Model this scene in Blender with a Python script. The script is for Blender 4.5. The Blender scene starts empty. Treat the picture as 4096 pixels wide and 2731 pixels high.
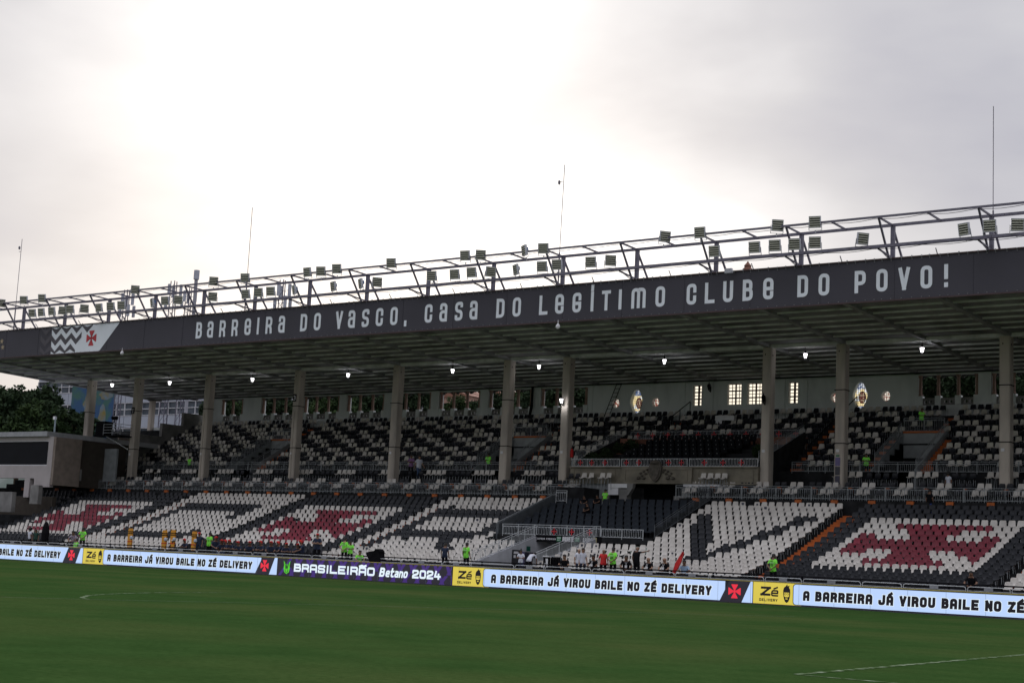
import bpy, math, random
import numpy as np
from mathutils import Vector, Matrix

# ---------------------------------------------------------------- camera, sky, sun, exposure
S = bpy.context.scene
COL = S.collection
FPX, YAW, PITCH, ROLL, CAMH = 6200.0, 0.6363211647, 0.1438302736, 0.0484737130, 1.3
_f = np.array([-math.sin(YAW)*math.cos(PITCH), math.cos(YAW)*math.cos(PITCH), math.sin(PITCH)])
_r = np.array([math.cos(YAW), math.sin(YAW), 0.0]); _u = np.cross(_r, _f)
_r2 = _r*math.cos(ROLL)+_u*math.sin(ROLL); _u2 = -_r*math.sin(ROLL)+_u*math.cos(ROLL)
cam_d = bpy.data.cameras.new('camera'); cam = bpy.data.objects.new('camera', cam_d); COL.objects.link(cam)
cam_d.sensor_width = 36.0; cam_d.lens = FPX/4096*36; cam_d.clip_start = 0.1; cam_d.clip_end = 5000
M = Matrix(((_r2[0], _u2[0], -_f[0], 0), (_r2[1], _u2[1], -_f[1], 0), (_r2[2], _u2[2], -_f[2], CAMH), (0, 0, 0, 1)))
cam.matrix_world = M
S.camera = cam

W = bpy.data.worlds.new('World'); S.world = W; W.use_nodes = True
nt = W.node_tree; N = nt.nodes; L = nt.links; N.clear()
SUN_EL, SUN_AZ = math.radians(13.5), math.radians(41.5)      # azimuth measured from +Y towards -X
sdir = Vector((-math.sin(SUN_AZ)*math.cos(SUN_EL), math.cos(SUN_AZ)*math.cos(SUN_EL), math.sin(SUN_EL)))
def nd(t, **k):
    n = N.new(t)
    for a, b in k.items(): setattr(n, a, b)
    return n
def mth(op, a, b=None, c=None, clamp=False):
    n = nd('ShaderNodeMath', operation=op, use_clamp=clamp)
    for i, v in enumerate((a, b, c)):
        if v is None: continue
        if isinstance(v, (int, float)): n.inputs[i].default_value = v
        else: L.new(v, n.inputs[i])
    return n.outputs[0]
tc = nd('ShaderNodeTexCoord')
nrm = nd('ShaderNodeVectorMath', operation='NORMALIZE'); L.new(tc.outputs['Generated'], nrm.inputs[0])
sep = nd('ShaderNodeSeparateXYZ'); L.new(nrm.outputs[0], sep.inputs[0])
dot = nd('ShaderNodeVectorMath', operation='DOT_PRODUCT'); L.new(nrm.outputs[0], dot.inputs[0]); dot.inputs[1].default_value = sdir
zz = mth('MAXIMUM', sep.outputs[2], 0.0)
den = mth('ADD', zz, 0.30)
cx = mth('DIVIDE', sep.outputs[0], den); cy = mth('DIVIDE', sep.outputs[1], den)
comb = nd('ShaderNodeCombineXYZ'); L.new(cx, comb.inputs[0]); L.new(cy, comb.inputs[1])
no = nd('ShaderNodeTexNoise'); no.inputs['Scale'].default_value = 1.9; no.inputs['Detail'].default_value = 5; no.inputs['Roughness'].default_value = .48
no.inputs['Distortion'].default_value = .35
stv = nd('ShaderNodeVectorMath', operation='MULTIPLY'); L.new(nrm.outputs[0], stv.inputs[0]); stv.inputs[1].default_value = (1.5, 1.5, 3.2)
off = nd('ShaderNodeVectorMath', operation='ADD'); L.new(stv.outputs[0], off.inputs[0]); off.inputs[1].default_value = (0.4, 5.2, 0)
L.new(off.outputs[0], no.inputs['Vector'])
no2 = nd('ShaderNodeTexNoise'); no2.inputs['Scale'].default_value = 3.2; no2.inputs['Detail'].default_value = 6
L.new(comb.outputs[0], no2.inputs['Vector'])
ang = mth('ARCCOSINE', mth('MINIMUM', dot.outputs['Value'], 1.0))
glow = nd('ShaderNodeMapRange', interpolation_type='SMOOTHSTEP'); L.new(ang, glow.inputs[0])
glow.inputs[1].default_value = math.radians(23); glow.inputs[2].default_value = math.radians(2); glow.inputs[3].default_value = 0; glow.inputs[4].default_value = .43
n1 = mth('MULTIPLY_ADD', no.outputs['Fac'], .95, -.475)
n2 = mth('MULTIPLY_ADD', no2.outputs['Fac'], .24, -.12)
br = mth('ADD', mth('ADD', n1, n2), mth('ADD', glow.outputs[0], .43))
ramp = nd('ShaderNodeValToRGB'); L.new(br, ramp.inputs[0])
e = ramp.color_ramp.elements
e[0].position = .35; e[0].color = (.37, .375, .43, 1)
e[1].position = 1.05 if False else 1.0; e[1].color = (1.0, .992, .992, 1)
x = e.new(.55); x.color = (.485, .485, .515, 1)
x = e.new(.74); x.color = (.655, .65, .668, 1)
x = e.new(.88); x.color = (.86, .858, .868, 1)
zen = nd('ShaderNodeMapRange', interpolation_type='SMOOTHSTEP'); L.new(sep.outputs[2], zen.inputs[0])     # overcast sky, brighter towards the zenith
zen.inputs[1].default_value = .36; zen.inputs[2].default_value = .95; zen.inputs[3].default_value = .98; zen.inputs[4].default_value = 2.7
gain = mth('MULTIPLY_ADD', glow.outputs[0], .22, zen.outputs[0])
bg1 = nd('ShaderNodeBackground'); L.new(ramp.outputs[0], bg1.inputs[0]); L.new(gain, bg1.inputs[1])
sky = nd('ShaderNodeTexSky', sky_type='NISHITA'); sky.sun_disc = False; sky.sun_elevation = SUN_EL
sky.sun_rotation = -SUN_AZ; sky.air_density = 1.2; sky.dust_density = 2.5
bg2 = nd('ShaderNodeBackground'); L.new(sky.outputs[0], bg2.inputs[0]); bg2.inputs[1].default_value = .07
mx = nd('ShaderNodeMixShader'); mx.inputs[0].default_value = .06
L.new(bg1.outputs[0], mx.inputs[1]); L.new(bg2.outputs[0], mx.inputs[2])
wo = nd('ShaderNodeOutputWorld'); L.new(mx.outputs[0], wo.inputs[0])

sl = bpy.data.lights.new('sun', 'SUN'); sl.energy = .6; sl.angle = math.radians(18); sl.color = (1, .95, .88)
so = bpy.data.objects.new('sun', sl); COL.objects.link(so)
so.rotation_euler = sdir.to_track_quat('Z', 'Y').to_euler()
S.view_settings.view_transform = 'Standard'; S.view_settings.look = 'None'
S.view_settings.exposure = 0.43; S.view_settings.gamma = 1.0; S.view_settings.use_curve_mapping = False
S.cycles.max_bounces = 5; S.cycles.diffuse_bounces = 3; S.cycles.glossy_bounces = 2; S.cycles.caustics_reflective = False
S.cycles.caustics_refractive = False

rnd = random.Random(7)
nrs = np.random.RandomState(5)

# ---------------------------------------------------------------- helpers
def ray(px, py):
    return _f + _r2*(px-2048)/FPX - _u2*(py-1365.5)/FPX
def at(px, py, Y):                       # point of the plane y = Y seen at this pixel of the photograph
    d = ray(px, py); t = Y/d[1]
    return Vector((d[0]*t, Y, CAMH+d[2]*t))
def atz(px, py, Z):
    d = ray(px, py); t = (Z-CAMH)/d[2]
    return Vector((d[0]*t, d[1]*t, Z))

MATS = {}
def mat(name, col, rough=.7, metal=0, var=.2, scale=2.0, bump=0.0, col2=None, emit=0, detail=5, lo=.38, hi=.68, spec=.5, stretch=None):
    if name in MATS: return MATS[name]
    m = bpy.data.materials.new(name); m.use_nodes = True; t = m.node_tree; n = t.nodes; l = t.links
    b = n['Principled BSDF']; b.inputs['Roughness'].default_value = rough; b.inputs['Metallic'].default_value = metal
    b.inputs['Specular IOR Level'].default_value = spec
    c = (*col, 1)
    c2 = (*(col2 if col2 else [v*(1-var) for v in col]), 1)
    tx = n.new('ShaderNodeTexCoord'); mp = n.new('ShaderNodeMapping'); l.new(tx.outputs['Object'], mp.inputs[0])
    if stretch: mp.inputs['Scale'].default_value = stretch
    ns = n.new('ShaderNodeTexNoise'); ns.inputs['Scale'].default_value = scale; ns.inputs['Detail'].default_value = detail
    l.new(mp.outputs[0], ns.inputs['Vector'])
    mr = n.new('ShaderNodeMapRange'); l.new(ns.outputs['Fac'], mr.inputs[0]); mr.inputs[1].default_value = lo; mr.inputs[2].default_value = hi
    mixn = n.new('ShaderNodeMix'); mixn.data_type = 'RGBA'
    l.new(mr.outputs[0], mixn.inputs[0]); mixn.inputs[6].default_value = c; mixn.inputs[7].default_value = c2
    if emit > .2: b.inputs['Base Color'].default_value = (.01, .01, .012, 1)      # screens, lamps and panes made to glow: dark base colour
    else: l.new(mixn.outputs[2], b.inputs['Base Color'])
    if emit:
        l.new(mixn.outputs[2], b.inputs['Emission Color']); b.inputs['Emission Strength'].default_value = emit
    if bump:
        bp = n.new('ShaderNodeBump'); bp.inputs['Strength'].default_value = bump; bp.inputs['Distance'].default_value = .02
        n3 = n.new('ShaderNodeTexNoise'); n3.inputs['Scale'].default_value = scale*9; n3.inputs['Detail'].default_value = 4
        l.new(mp.outputs[0], n3.inputs['Vector']); l.new(n3.outputs['Fac'], bp.inputs['Height']); l.new(bp.outputs[0], b.inputs['Normal'])
    MATS[name] = m
    return m

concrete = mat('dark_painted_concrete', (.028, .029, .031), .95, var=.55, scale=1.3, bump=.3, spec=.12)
conc_l = mat('grey_concrete', (.25, .245, .235), .85, var=.4, scale=1.0, bump=.3)
col_paint = mat('beige_column_paint', (.54, .48, .415), .8, col2=(.38, .34, .30), scale=1.5, bump=.15, stretch=(1, 1, .25))
white_wall = mat('white_wall_paint', (.72, .76, .75), .8, col2=(.50, .53, .53), scale=.9, bump=.2, lo=.45, hi=.85, stretch=(1, 1, .35))
ceil_m = mat('stained_ceiling', (.33, .32, .345), .9, col2=(.15, .145, .15), scale=.55, detail=7, lo=.42, hi=.66, stretch=(.8, .9, 1))
rib_m = mat('ceiling_rib_lit_tone', (.86, .86, .88), .8, var=.35, scale=1.2)  # rib colour raised to stand for the light their fronts catch
beam_m = mat('ceiling_beam_paint', (.42, .42, .44), .8, var=.4, scale=1.0)
banner_m = mat('charcoal_banner_vinyl', (.042, .039, .053), .55, var=.2, scale=.35, bump=.08)
letter_m = mat('banner_letter_vinyl', (.84, .88, .93), .6, var=.06, scale=1)
seat_w = mat('white_seat_plastic', (.60, .57, .525), .5, col2=(.44, .41, .375), scale=1.1, lo=.42, hi=.75)
seat_k = mat('black_seat_plastic', (.011, .013, .018), .38, var=.35, scale=1.5, spec=.28)
seat_r = mat('maroon_seat_plastic', (.24, .030, .050), .5, col2=(.14, .026, .038), scale=1.0, spec=.25)
seat_o = mat('aged_cream_seat_plastic', (.60, .57, .49), .55, col2=(.38, .36, .31), scale=1.2)
metal = mat('galvanised_metal', (.62, .65, .67), .5, .1, var=.3, scale=6)
metal_d = mat('dull_grey_metal', (.33, .355, .37), .5, .1, var=.3, scale=6)
truss_m = mat('violet_grey_truss_paint', (.15, .14, .18), .5, .3, var=.3, scale=3)
orange = mat('orange_step_paint', (.50, .12, .018), .75, col2=(.33, .085, .02), scale=3)
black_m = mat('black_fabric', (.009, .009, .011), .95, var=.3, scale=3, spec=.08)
dark_m = mat('dark_navy_panel', (.014, .015, .022), .6, var=.3, scale=2)
pink_m = mat('terracotta_column_paint', (.36, .235, .19), .8, var=.3, scale=2, bump=.2)
stone = mat('ochre_stone_render', (.24, .215, .165), .85, col2=(.15, .135, .105), scale=1.4, bump=.3)
red_m = mat('red_emblem_paint', (.55, .03, .04), .5, var=.15, scale=3)
white_m = mat('white_paint', (.72, .72, .74), .5, var=.1, scale=3)
glass_d = mat('dark_window_glass', (.008, .009, .012), .25, var=.2, scale=1, spec=.05)
lamp_on = mat('lit_lantern_glass', (1, .97, 1), .4, var=.02, emit=4.0)
glow_win = mat('glowing_window_pane', (1.0, .90, .72), .4, var=.12, emit=.95, scale=2.5)  # emission put into the pane makes the window glow
skin_m = mat('brown_skin', (.20, .105, .065), .6, var=.15, scale=6)
skin_l = mat('tan_skin', (.33, .19, .125), .6, var=.15, scale=6)
yel = mat('yellow_screen', (.82, .66, .09), .4, var=.02, emit=.62)
scr = mat('pale_blue_screen', (.50, .66, .98), .4, var=.03, emit=.75, scale=.6)
purp = mat('purple_screen', (.085, .035, .30), .4, var=.1, emit=.42)
purp_d = mat('dark_screen', (.028, .024, .040), .4, var=.1, emit=.45)
scr_red = mat('red_screen', (.85, .03, .06), .4, var=.02, emit=.7)
scr_green = mat('green_screen', (.10, .62, .03), .4, var=.02, emit=.7)
ink = mat('dark_screen_lettering', (.018, .012, .022), .5, var=.1)
scr_w = mat('white_screen_lettering', (.80, .92, 1.0), .4, var=.01, emit=.75)
neon = mat('neon_green_vest', (.24, .86, .07), .8, col2=(.15, .60, .05), scale=7, emit=.035)  # faint emission put into the cloth brightens the vest
navy = mat('navy_cloth', (.012, .022, .055), .85, var=.3, scale=5)
redc = mat('red_cloth', (.60, .02, .02), .8, var=.15, scale=5)
whitec = mat('white_cloth', (.62, .64, .72), .8, var=.12, scale=5)
jean = mat('blue_denim', (.05, .09, .18), .85, var=.3, scale=6)
purplec = mat('lilac_cloth', (.32, .17, .36), .85, var=.2, scale=6)
hair_m = mat('black_hair', (.012, .010, .009), .7, var=.3, scale=9)
bark = mat('brown_bark', (.10, .075, .05), .9, var=.4, scale=5, bump=.5)
leaf1 = mat('dark_green_leaves', (.014, .026, .012), .8, col2=(.028, .046, .020), scale=.9, spec=.1)
leaf2 = mat('olive_green_leaves', (.022, .040, .015), .8, col2=(.042, .068, .022), scale=.8, spec=.1)
yel_pad = mat('yellow_pad', (.72, .33, .02), .6, col2=(.55, .22, .015), scale=2)
yel_trim = mat('yellow_trim', (.62, .50, .12), .5, var=.1)
terr = mat('terracotta_render', (.22, .095, .06), .85, var=.3, scale=1.5)

class MB:
    def __init__(s): s.v = []; s.f = []; s.m = []
    def add(s, vs, fs, mi=0):
        o = len(s.v); s.v += [tuple(p) for p in vs]; s.f += [tuple(i+o for i in f) for f in fs]; s.m += [mi]*len(fs); return s
    def box(s, x0, x1, y0, y1, z0, z1, mi=0):
        vs = [(x, y, z) for x in (x0, x1) for y in (y0, y1) for z in (z0, z1)]
        return s.add(vs, [(0, 1, 3, 2), (4, 6, 7, 5), (0, 4, 5, 1), (2, 3, 7, 6), (0, 2, 6, 4), (1, 5, 7, 3)], mi)
    def bar(s, p, q, w, h=None, mi=0, n=4):
        p = Vector(p); q = Vector(q); d = q-p
        if d.length < 1e-6: return s
        d.normalize(); up = Vector((0, 0, 1)) if abs(d.z) < .95 else Vector((0, 1, 0))
        a = d.cross(up).normalized(); b = a.cross(d); h = h or w
        ph = math.pi/4 if n == 4 else 0; k = math.sqrt(2) if n == 4 else 1
        vs = []
        for e_ in (p, q):
            for i in range(n):
                t = 2*math.pi*i/n+ph; vs.append(e_+a*(math.cos(t)*w/2*k)+b*(math.sin(t)*h/2*k))
        fs = [(i, (i+1) % n, n+(i+1) % n, n+i) for i in range(n)]+[tuple(range(n))[::-1], tuple(range(n, 2*n))]
        return s.add(vs, fs, mi)
    def path(s, pts, w, mi=0, n=4):
        for a, b in zip(pts, pts[1:]): s.bar(a, b, w, mi=mi, n=n)
        return s
    def lathe(s, prof, c=(0, 0, 0), n=10, mi=0):
        vs = []; fs = []
        for r, z in prof:
            for i in range(n):
                t = 2*math.pi*i/n; vs.append((c[0]+r*math.cos(t), c[1]+r*math.sin(t), c[2]+z))
        for k in range(len(prof)-1):
            for i in range(n):
                a = k*n+i; b = k*n+(i+1) % n; fs.append((a, b, b+n, a+n))
        fs += [tuple(range(n))[::-1], tuple(range((len(prof)-1)*n, len(prof)*n))]
        return s.add(vs, fs, mi)
    def prism_y(s, poly, y0, y1, mi=0):      # polygon in x,z extruded along y
        n = len(poly); vs = [(x, y0, z) for x, z in poly]+[(x, y1, z) for x, z in poly]
        return s.add(vs, [tuple(range(n)), tuple(range(n, 2*n))[::-1]]+[(i, n+i, n+(i+1) % n, (i+1) % n) for i in range(n)], mi)
    def prism_x(s, poly, x0, x1, mi=0):      # polygon in y,z extruded along x
        n = len(poly); vs = [(x0, y, z) for y, z in poly]+[(x1, y, z) for y, z in poly]
        return s.add(vs, [tuple(range(n))[::-1], tuple(range(n, 2*n))]+[(i, (i+1) % n, n+(i+1) % n, n+i) for i in range(n)], mi)
    def mesh(s, name, mats, smooth=False):
        me = bpy.data.meshes.new(name); me.from_pydata(s.v, [], s.f)
        for m in (mats if isinstance(mats, (list, tuple)) else [mats]): me.materials.append(m)
        if any(s.m): me.polygons.foreach_set('material_index', s.m)
        if smooth: me.polygons.foreach_set('use_smooth', [True]*len(me.polygons))
        me.update(); return me
    def build(s, name, mats, parent=None, smooth=False, **k):
        return link(name, s.mesh(name, mats, smooth), parent, **k)
def link(name, me, parent=None, label=None, cat=None, group=None, kind=None, loc=None, rot=None):
    o = bpy.data.objects.new(name, me); COL.objects.link(o)
    if parent is not None: o.parent = parent
    if loc is not None: o.location = loc
    if rot is not None: o.rotation_euler = rot
    if label: o['label'] = label
    if cat: o['category'] = cat
    if group: o['group'] = group
    if kind: o['kind'] = kind
    return o
def thing(name, label, cat, loc=(0, 0, 0), rz=0, group=None):
    return link(name, None, None, label, cat, group, None, loc, (0, 0, rz))
def copy_tree(o, parent=None):
    c = o.copy(); COL.objects.link(c)
    if parent is not None: c.parent = parent
    for ch in list(o.children): copy_tree(ch, c)
    return c
ORD = ['first', 'second', 'third', 'fourth', 'fifth', 'sixth', 'seventh', 'eighth', 'ninth', 'tenth', 'eleventh', 'twelfth', 'thirteenth',
       'fourteenth', 'fifteenth', 'sixteenth', 'seventeenth', 'eighteenth', 'nineteenth', 'twentieth', 'twenty-first', 'twenty-second',
       'twenty-third', 'twenty-fourth', 'twenty-fifth', 'twenty-sixth', 'twenty-seventh', 'twenty-eighth', 'twenty-ninth', 'thirtieth',
       'thirty-first', 'thirty-second', 'thirty-third', 'thirty-fourth', 'thirty-fifth', 'thirty-sixth', 'thirty-seventh', 'thirty-eighth', 'thirty-ninth', 'fortieth']

# ---- stroke lettering
GL = {
 'A': [[(0, 0, 0), (0, 1, 1), (1, 1, 1), (1, 0, 0)], [(0, .38, 0), (1, .38, 0)]],
 'a': [[(.05, .78, 0), (.05, 1, 1), (1, 1, 1), (1, 0, 0)], [(1, .54, 0), (0, .54, 1), (0, 0, 1), (1, 0, 0)]],
 'B': [[(0, 0, 0), (0, 1, 0)], [(0, 1, 0), (.92, 1, 1), (.92, .53, .6), (0, .53, 0)], [(0, .53, 0), (1, .53, 1), (1, 0, 1), (0, 0, 0)]],
 'C': [[(1, .68, 0), (1, 1, 1), (0, 1, 1), (0, 0, 1), (1, 0, 1), (1, .32, 0)]],
 'D': [[(0, 0, 0), (0, 1, 0)], [(0, 1, 0), (1, 1, 1), (1, 0, 1), (0, 0, 0)]],
 'E': [[(1, 1, 0), (0, 1, 0), (0, 0, 0), (1, 0, 0)], [(0, .5, 0), (.85, .5, 0)]],
 'e': [[(1, .5, 0), (1, 1, 1), (0, 1, 1), (0, 0, 1), (1, 0, 1), (1, .26, 0)], [(0, .5, 0), (1, .5, 0)]],
 'F': [[(1, 1, 0), (0, 1, 0), (0, 0, 0)], [(0, .5, 0), (.8, .5, 0)]],
 'G': [[(1, .72, 0), (1, 1, 1), (0, 1, 1), (0, 0, 1), (1, 0, 1), (1, .45, 0), (.5, .45, 0)]],
 'H': [[(0, 0, 0), (0, 1, 0)], [(1, 0, 0), (1, 1, 0)], [(0, .5, 0), (1, .5, 0)]],
 'I': [[(.5, 0, 0), (.5, 1, 0)]],
 'J': [[(1, 1, 0), (1, 0, 1), (0, 0, 1), (0, .3, 0)]],
 'L': [[(0, 1, 0), (0, 0, 0), (1, 0, 0)]],
 'm': [[(0, 0, 0), (0, 1, 1), (.5, 1, 1), (.5, 0, 0)], [(.5, .9, 0), (.5, 1, 1), (1, 1, 1), (1, 0, 0)]],
 'M': [[(0, 0, 0), (0, 1, 0)], [(0, 1, 0), (.5, .3, 0)], [(.5, .3, 0), (1, 1, 0)], [(1, 1, 0), (1, 0, 0)]],
 'N': [[(0, 0, 0), (0, 1, 0)], [(0, 1, 0), (1, 0, 0)], [(1, 0, 0), (1, 1, 0)]],
 'n': [[(0, 0, 0), (0, .66, 0)], [(0, .6, 0), (1, .66, 1), (1, 0, 0)]],
 'o': [[(0, .33, 0), (0, .66, 1), (1, .66, 1), (1, 0, 1), (0, 0, 1), (0, .33, 0)]],
 't': [[(.3, 1, 0), (.3, 0, 1), (1, 0, 0)], [(0, .66, 0), (.9, .66, 0)]],
 'q': [[(.1, .66, 0), (1, .66, 1), (1, 0, 0)], [(1, .36, 0), (0, .36, 1), (0, 0, 1), (1, 0, 0)]],
 'k': [[(1, .33, 0), (1, .66, 1), (0, .66, 1), (0, 0, 1), (1, 0, 0)], [(0, .33, 0), (1, .33, 0)]],
 'O': [[(0, .5, 0), (0, 1, 1), (1, 1, 1), (1, 0, 1), (0, 0, 1), (0, .5, 0)]],
 'P': [[(0, 0, 0), (0, 1, 0)], [(0, 1, 0), (1, 1, 1), (1, .42, 1), (0, .42, 0)]],
 'R': [[(0, 0, 0), (0, 1, 0)], [(0, 1, 0), (1, 1, 1), (1, .45, 1), (0, .45, 0)], [(.62, .45, 0), (.95, .3, .5), (1, 0, 0)]],
 'S': [[(1, .84, 0), (1, 1, 1), (0, 1, 1), (0, .52, 1), (1, .48, 1), (1, 0, 1), (0, 0, 1), (0, .16, 0)]],
 'T': [[(0, 1, 0), (1, 1, 0)], [(.5, 1, 0), (.5, 0, 0)]],
 'U': [[(0, 1, 0), (0, 0, 1), (1, 0, 1), (1, 1, 0)]],
 'V': [[(0, 1, 0), (.5, 0, 0)], [(.5, 0, 0), (1, 1, 0)]],
 'X': [[(0, 1, 0), (1, 0, 0)], [(0, 0, 0), (1, 1, 0)]],
 'Y': [[(0, 1, 0), (.5, .42, 0)], [(1, 1, 0), (.5, .42, 0)], [(.5, .5, 0), (.5, 0, 0)]],
 'Z': [[(0, 1, 0), (1, 1, 0)], [(.97, 1, 0), (.03, 0, 0)], [(0, 0, 0), (1, 0, 0)]],
 '0': [[(0, .5, 0), (0, 1, 1), (1, 1, 1), (1, 0, 1), (0, 0, 1), (0, .5, 0)]],
 '1': [[(.1, .8, 0), (.5, 1, 0)], [(.5, 1, 0), (.5, 0, 0)]],
 '2': [[(0, .75, 0), (0, 1, 1), (1, 1, 1), (1, .55, 1), (0, .3, 1), (0, 0, 0), (1, 0, 0)]],
 '3': [[(0, 1, 0), (1, 1, 1), (1, .5, 1), (.3, .5, 0)], [(.8, .5, 0), (1, .45, 1), (1, 0, 1), (0, 0, 0)]],
 '4': [[(.2, 1, 0), (0, .3, 0), (1, .3, 0)], [(.72, .62, 0), (.72, 0, 0)]],
 '5': [[(1, 1, 0), (0, 1, 0), (0, .55, 0), (1, .55, 1), (1, 0, 1), (0, 0, 0)]],
 '6': [[(1, 1, 0), (0, 1, 1), (0, .5, 0)], [(0, .52, 0), (0, 0, 1), (1, 0, 1), (1, .52, 1), (0.1, .52, 0)]],
 '7': [[(0, 1, 0), (1, 1, 0)], [(1, 1, 0), (.4, 0, 0)]],
 '9': [[(0, 0, 0), (1, 0, 1), (1, .5, 0)], [(1, .5, 0), (1, 1, 1), (0, 1, 1), (0, .48, 1), (.9, .48, 0)]],
 ',': [[(.5, .05, 0), (.4, -.14, 0)]],
 '!': [[(.5, 1, 0), (.5, .42, 0)], [(.5, .045, 0), (.5, .0, 0)]],
 'o_': [],
}
ACC = {'Á': ('A', 'ac'), 'Í': ('I', 'ac'), 'É': ('E', 'ac'), 'é': ('k', 'al'), 'Ã': ('A', 'ti'), 'Ç': ('C', 'ce')}
NARROW = 'I1!,'
def strokes_of(ch):
    if ch in ACC:
        b, a = ACC[ch]; st = list(GL[b])
        if a == 'ac': st = st+[[(.35, 1.22, 0), (.8, 1.42, 0)]]
        if a == 'al': st = st+[[(.35, .92, 0), (.85, 1.10, 0)]]
        if a == 'ti': st = st+[[(0, 1.24, 0), (.35, 1.36, 0), (.65, 1.24, 0), (1, 1.36, 0)]]
        if a == 'ce': st = st+[[(.5, -.05, 0), (.4, -.25, 0)]]
        return st
    return GL.get(ch, [])
def glyph(mb, ch, x0, z0, w, h, t, slant=0.0, y=0.0, grow=0.0, mi=0, dz=0.0):
    """one character, its left edge x0 and foot z0, in the plane y; strokes step back 0.4 mm each so that none lie flush"""
    iw = w-t; ih = h-t
    for k, st in enumerate(strokes_of(ch)):
        pts = [(a*iw, b*ih) for a, b, _ in st]; out = []
        for i, (p, s_) in enumerate(zip(pts, st)):
            if 0 < i < len(pts)-1 and s_[2] > 0:
                R = s_[2]*min(iw*.48, ih*.24)
                a, b = pts[i-1], pts[i+1]
                for sgn, q in ((0, a), (1, b)):
                    pass
                la = math.hypot(a[0]-p[0], a[1]-p[1]); lb = math.hypot(b[0]-p[0], b[1]-p[1])
                R = min(R, la*.5, lb*.5)
                p1 = (p[0]+(a[0]-p[0])/la*R, p[1]+(a[1]-p[1])/la*R); p2 = (p[0]+(b[0]-p[0])/lb*R, p[1]+(b[1]-p[1])/lb*R)
                for q in (0, .25, .5, .75, 1):
                    out.append(((1-q)**2*p1[0]+2*q*(1-q)*p[0]+q*q*p2[0], (1-q)**2*p1[1]+2*q*(1-q)*p[1]+q*q*p2[1]))
            else: out.append(p)
        dd_ = [out[0]]
        for p in out[1:]:
            if math.hypot(p[0]-dd_[-1][0], p[1]-dd_[-1][1]) > 1e-4: dd_.append(p)
        out = dd_; T = t/2+grow; n = len(out)
        ext = [list(p) for p in out]
        closed = math.hypot(out[0][0]-out[-1][0], out[0][1]-out[-1][1]) < 1e-4
        for (i, j) in (() if closed else ((0, 1), (n-1, n-2))):      # square caps
            dx, dy = out[i][0]-out[j][0], out[i][1]-out[j][1]; l_ = math.hypot(dx, dy) or 1
            ext[i][0] += dx/l_*T; ext[i][1] += dy/l_*T
        Lf = []; Rt = []
        for i in range(n):
            a = ext[max(i-1, 0)]; b = ext[min(i+1, n-1)]; p = ext[i]
            d1 = (p[0]-a[0], p[1]-a[1]); d2 = (b[0]-p[0], b[1]-p[1])
            l1 = math.hypot(*d1); l2 = math.hypot(*d2)
            if l1 < 1e-9: d1 = d2; l1 = l2
            if l2 < 1e-9: d2 = d1; l2 = l1
            n1 = (-d1[1]/l1, d1[0]/l1); n2 = (-d2[1]/l2, d2[0]/l2)
            mxn = (n1[0]+n2[0], n1[1]+n2[1]); ml = math.hypot(*mxn) or 1
            mxn = (mxn[0]/ml, mxn[1]/ml); c = max(.45, mxn[0]*n1[0]+mxn[1]*n1[1])
            Lf.append((p[0]+mxn[0]*T/c, p[1]+mxn[1]*T/c)); Rt.append((p[0]-mxn[0]*T/c, p[1]-mxn[1]*T/c))
        vs = []
        for (a, b) in Lf+Rt:
            zz_ = b+t/2; vs.append((x0+a+t/2+slant*zz_, y-.0006*k, z0+zz_+dz*(a+t/2)))
        fs = [(i, n+i, n+i+1, i+1) for i in range(n-1)]
        mb.add(vs, fs, mi)
def letters(par, mt, s, x0, z0, width, h, t, slant=0, y=0, grow=0, gap=.28, nm='letter'):
    class P_:
        pass
    text(None, s, x0, z0, width, h, t, slant, y, grow, 0, gap, lambda q_: q_.build(nm, mt, par))
def text(mb, s, x0, z0, width, h, t, slant=0, y=0, grow=0, mi=0, gap=.28, each=None):
    """string fitted to a total width"""
    un = sum((.42 if c in NARROW or ACC.get(c, (' ',))[0] == 'I' else (.55 if c == ' ' else (1.35 if c in 'mM' else 1))) for c in s)+gap*(len(s)-1)
    cw = width/un; x = x0
    for c in s:
        k = .42 if c in NARROW or ACC.get(c, (' ',))[0] == 'I' else (.55 if c == ' ' else (1.35 if c in 'mM' else 1))
        if c != ' ':
            m1 = MB() if each else mb
            glyph(m1, c, x, z0, max(cw*k, t*1.01), h, t, slant, y, grow, mi)
            if each: each(m1)
        x += cw*(k+gap)
    return mb
def malta(mb, cx, cz, r, y, mi=0, th=0):
    for k in range(4):
        a = k*math.pi/2; ca, sa = math.cos(a), math.sin(a)
        pts = [(0, 0), (.13, .12), (.16, .45), (.5, .86), (.52, 1), (-.52, 1), (-.5, .86), (-.16, .45), (-.13, .12)] if not th else [(0, 0), (.15, .15), (.17, .5), (.27, 1), (-.27, 1), (-.17, .5), (-.15, .15)]
        vs = [(cx+(px*ca-pz*sa)*r, y-.0004*k, cz+(px*sa+pz*ca)*r) for px, pz in pts]
        if th:
            n = len(vs); vs2 = vs+[(a_, b_+th, c_) for a_, b_, c_ in vs]
            mb.add(vs2, [(0, i, i+1) for i in range(1, n-1)]+[(i, n+i, n+(i+1) % n, (i+1) % n) for i in range(n)], mi)
        else: mb.add(vs, [(0, i, i+1) for i in range(1, len(vs)-1)], mi)
    return mb

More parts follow.
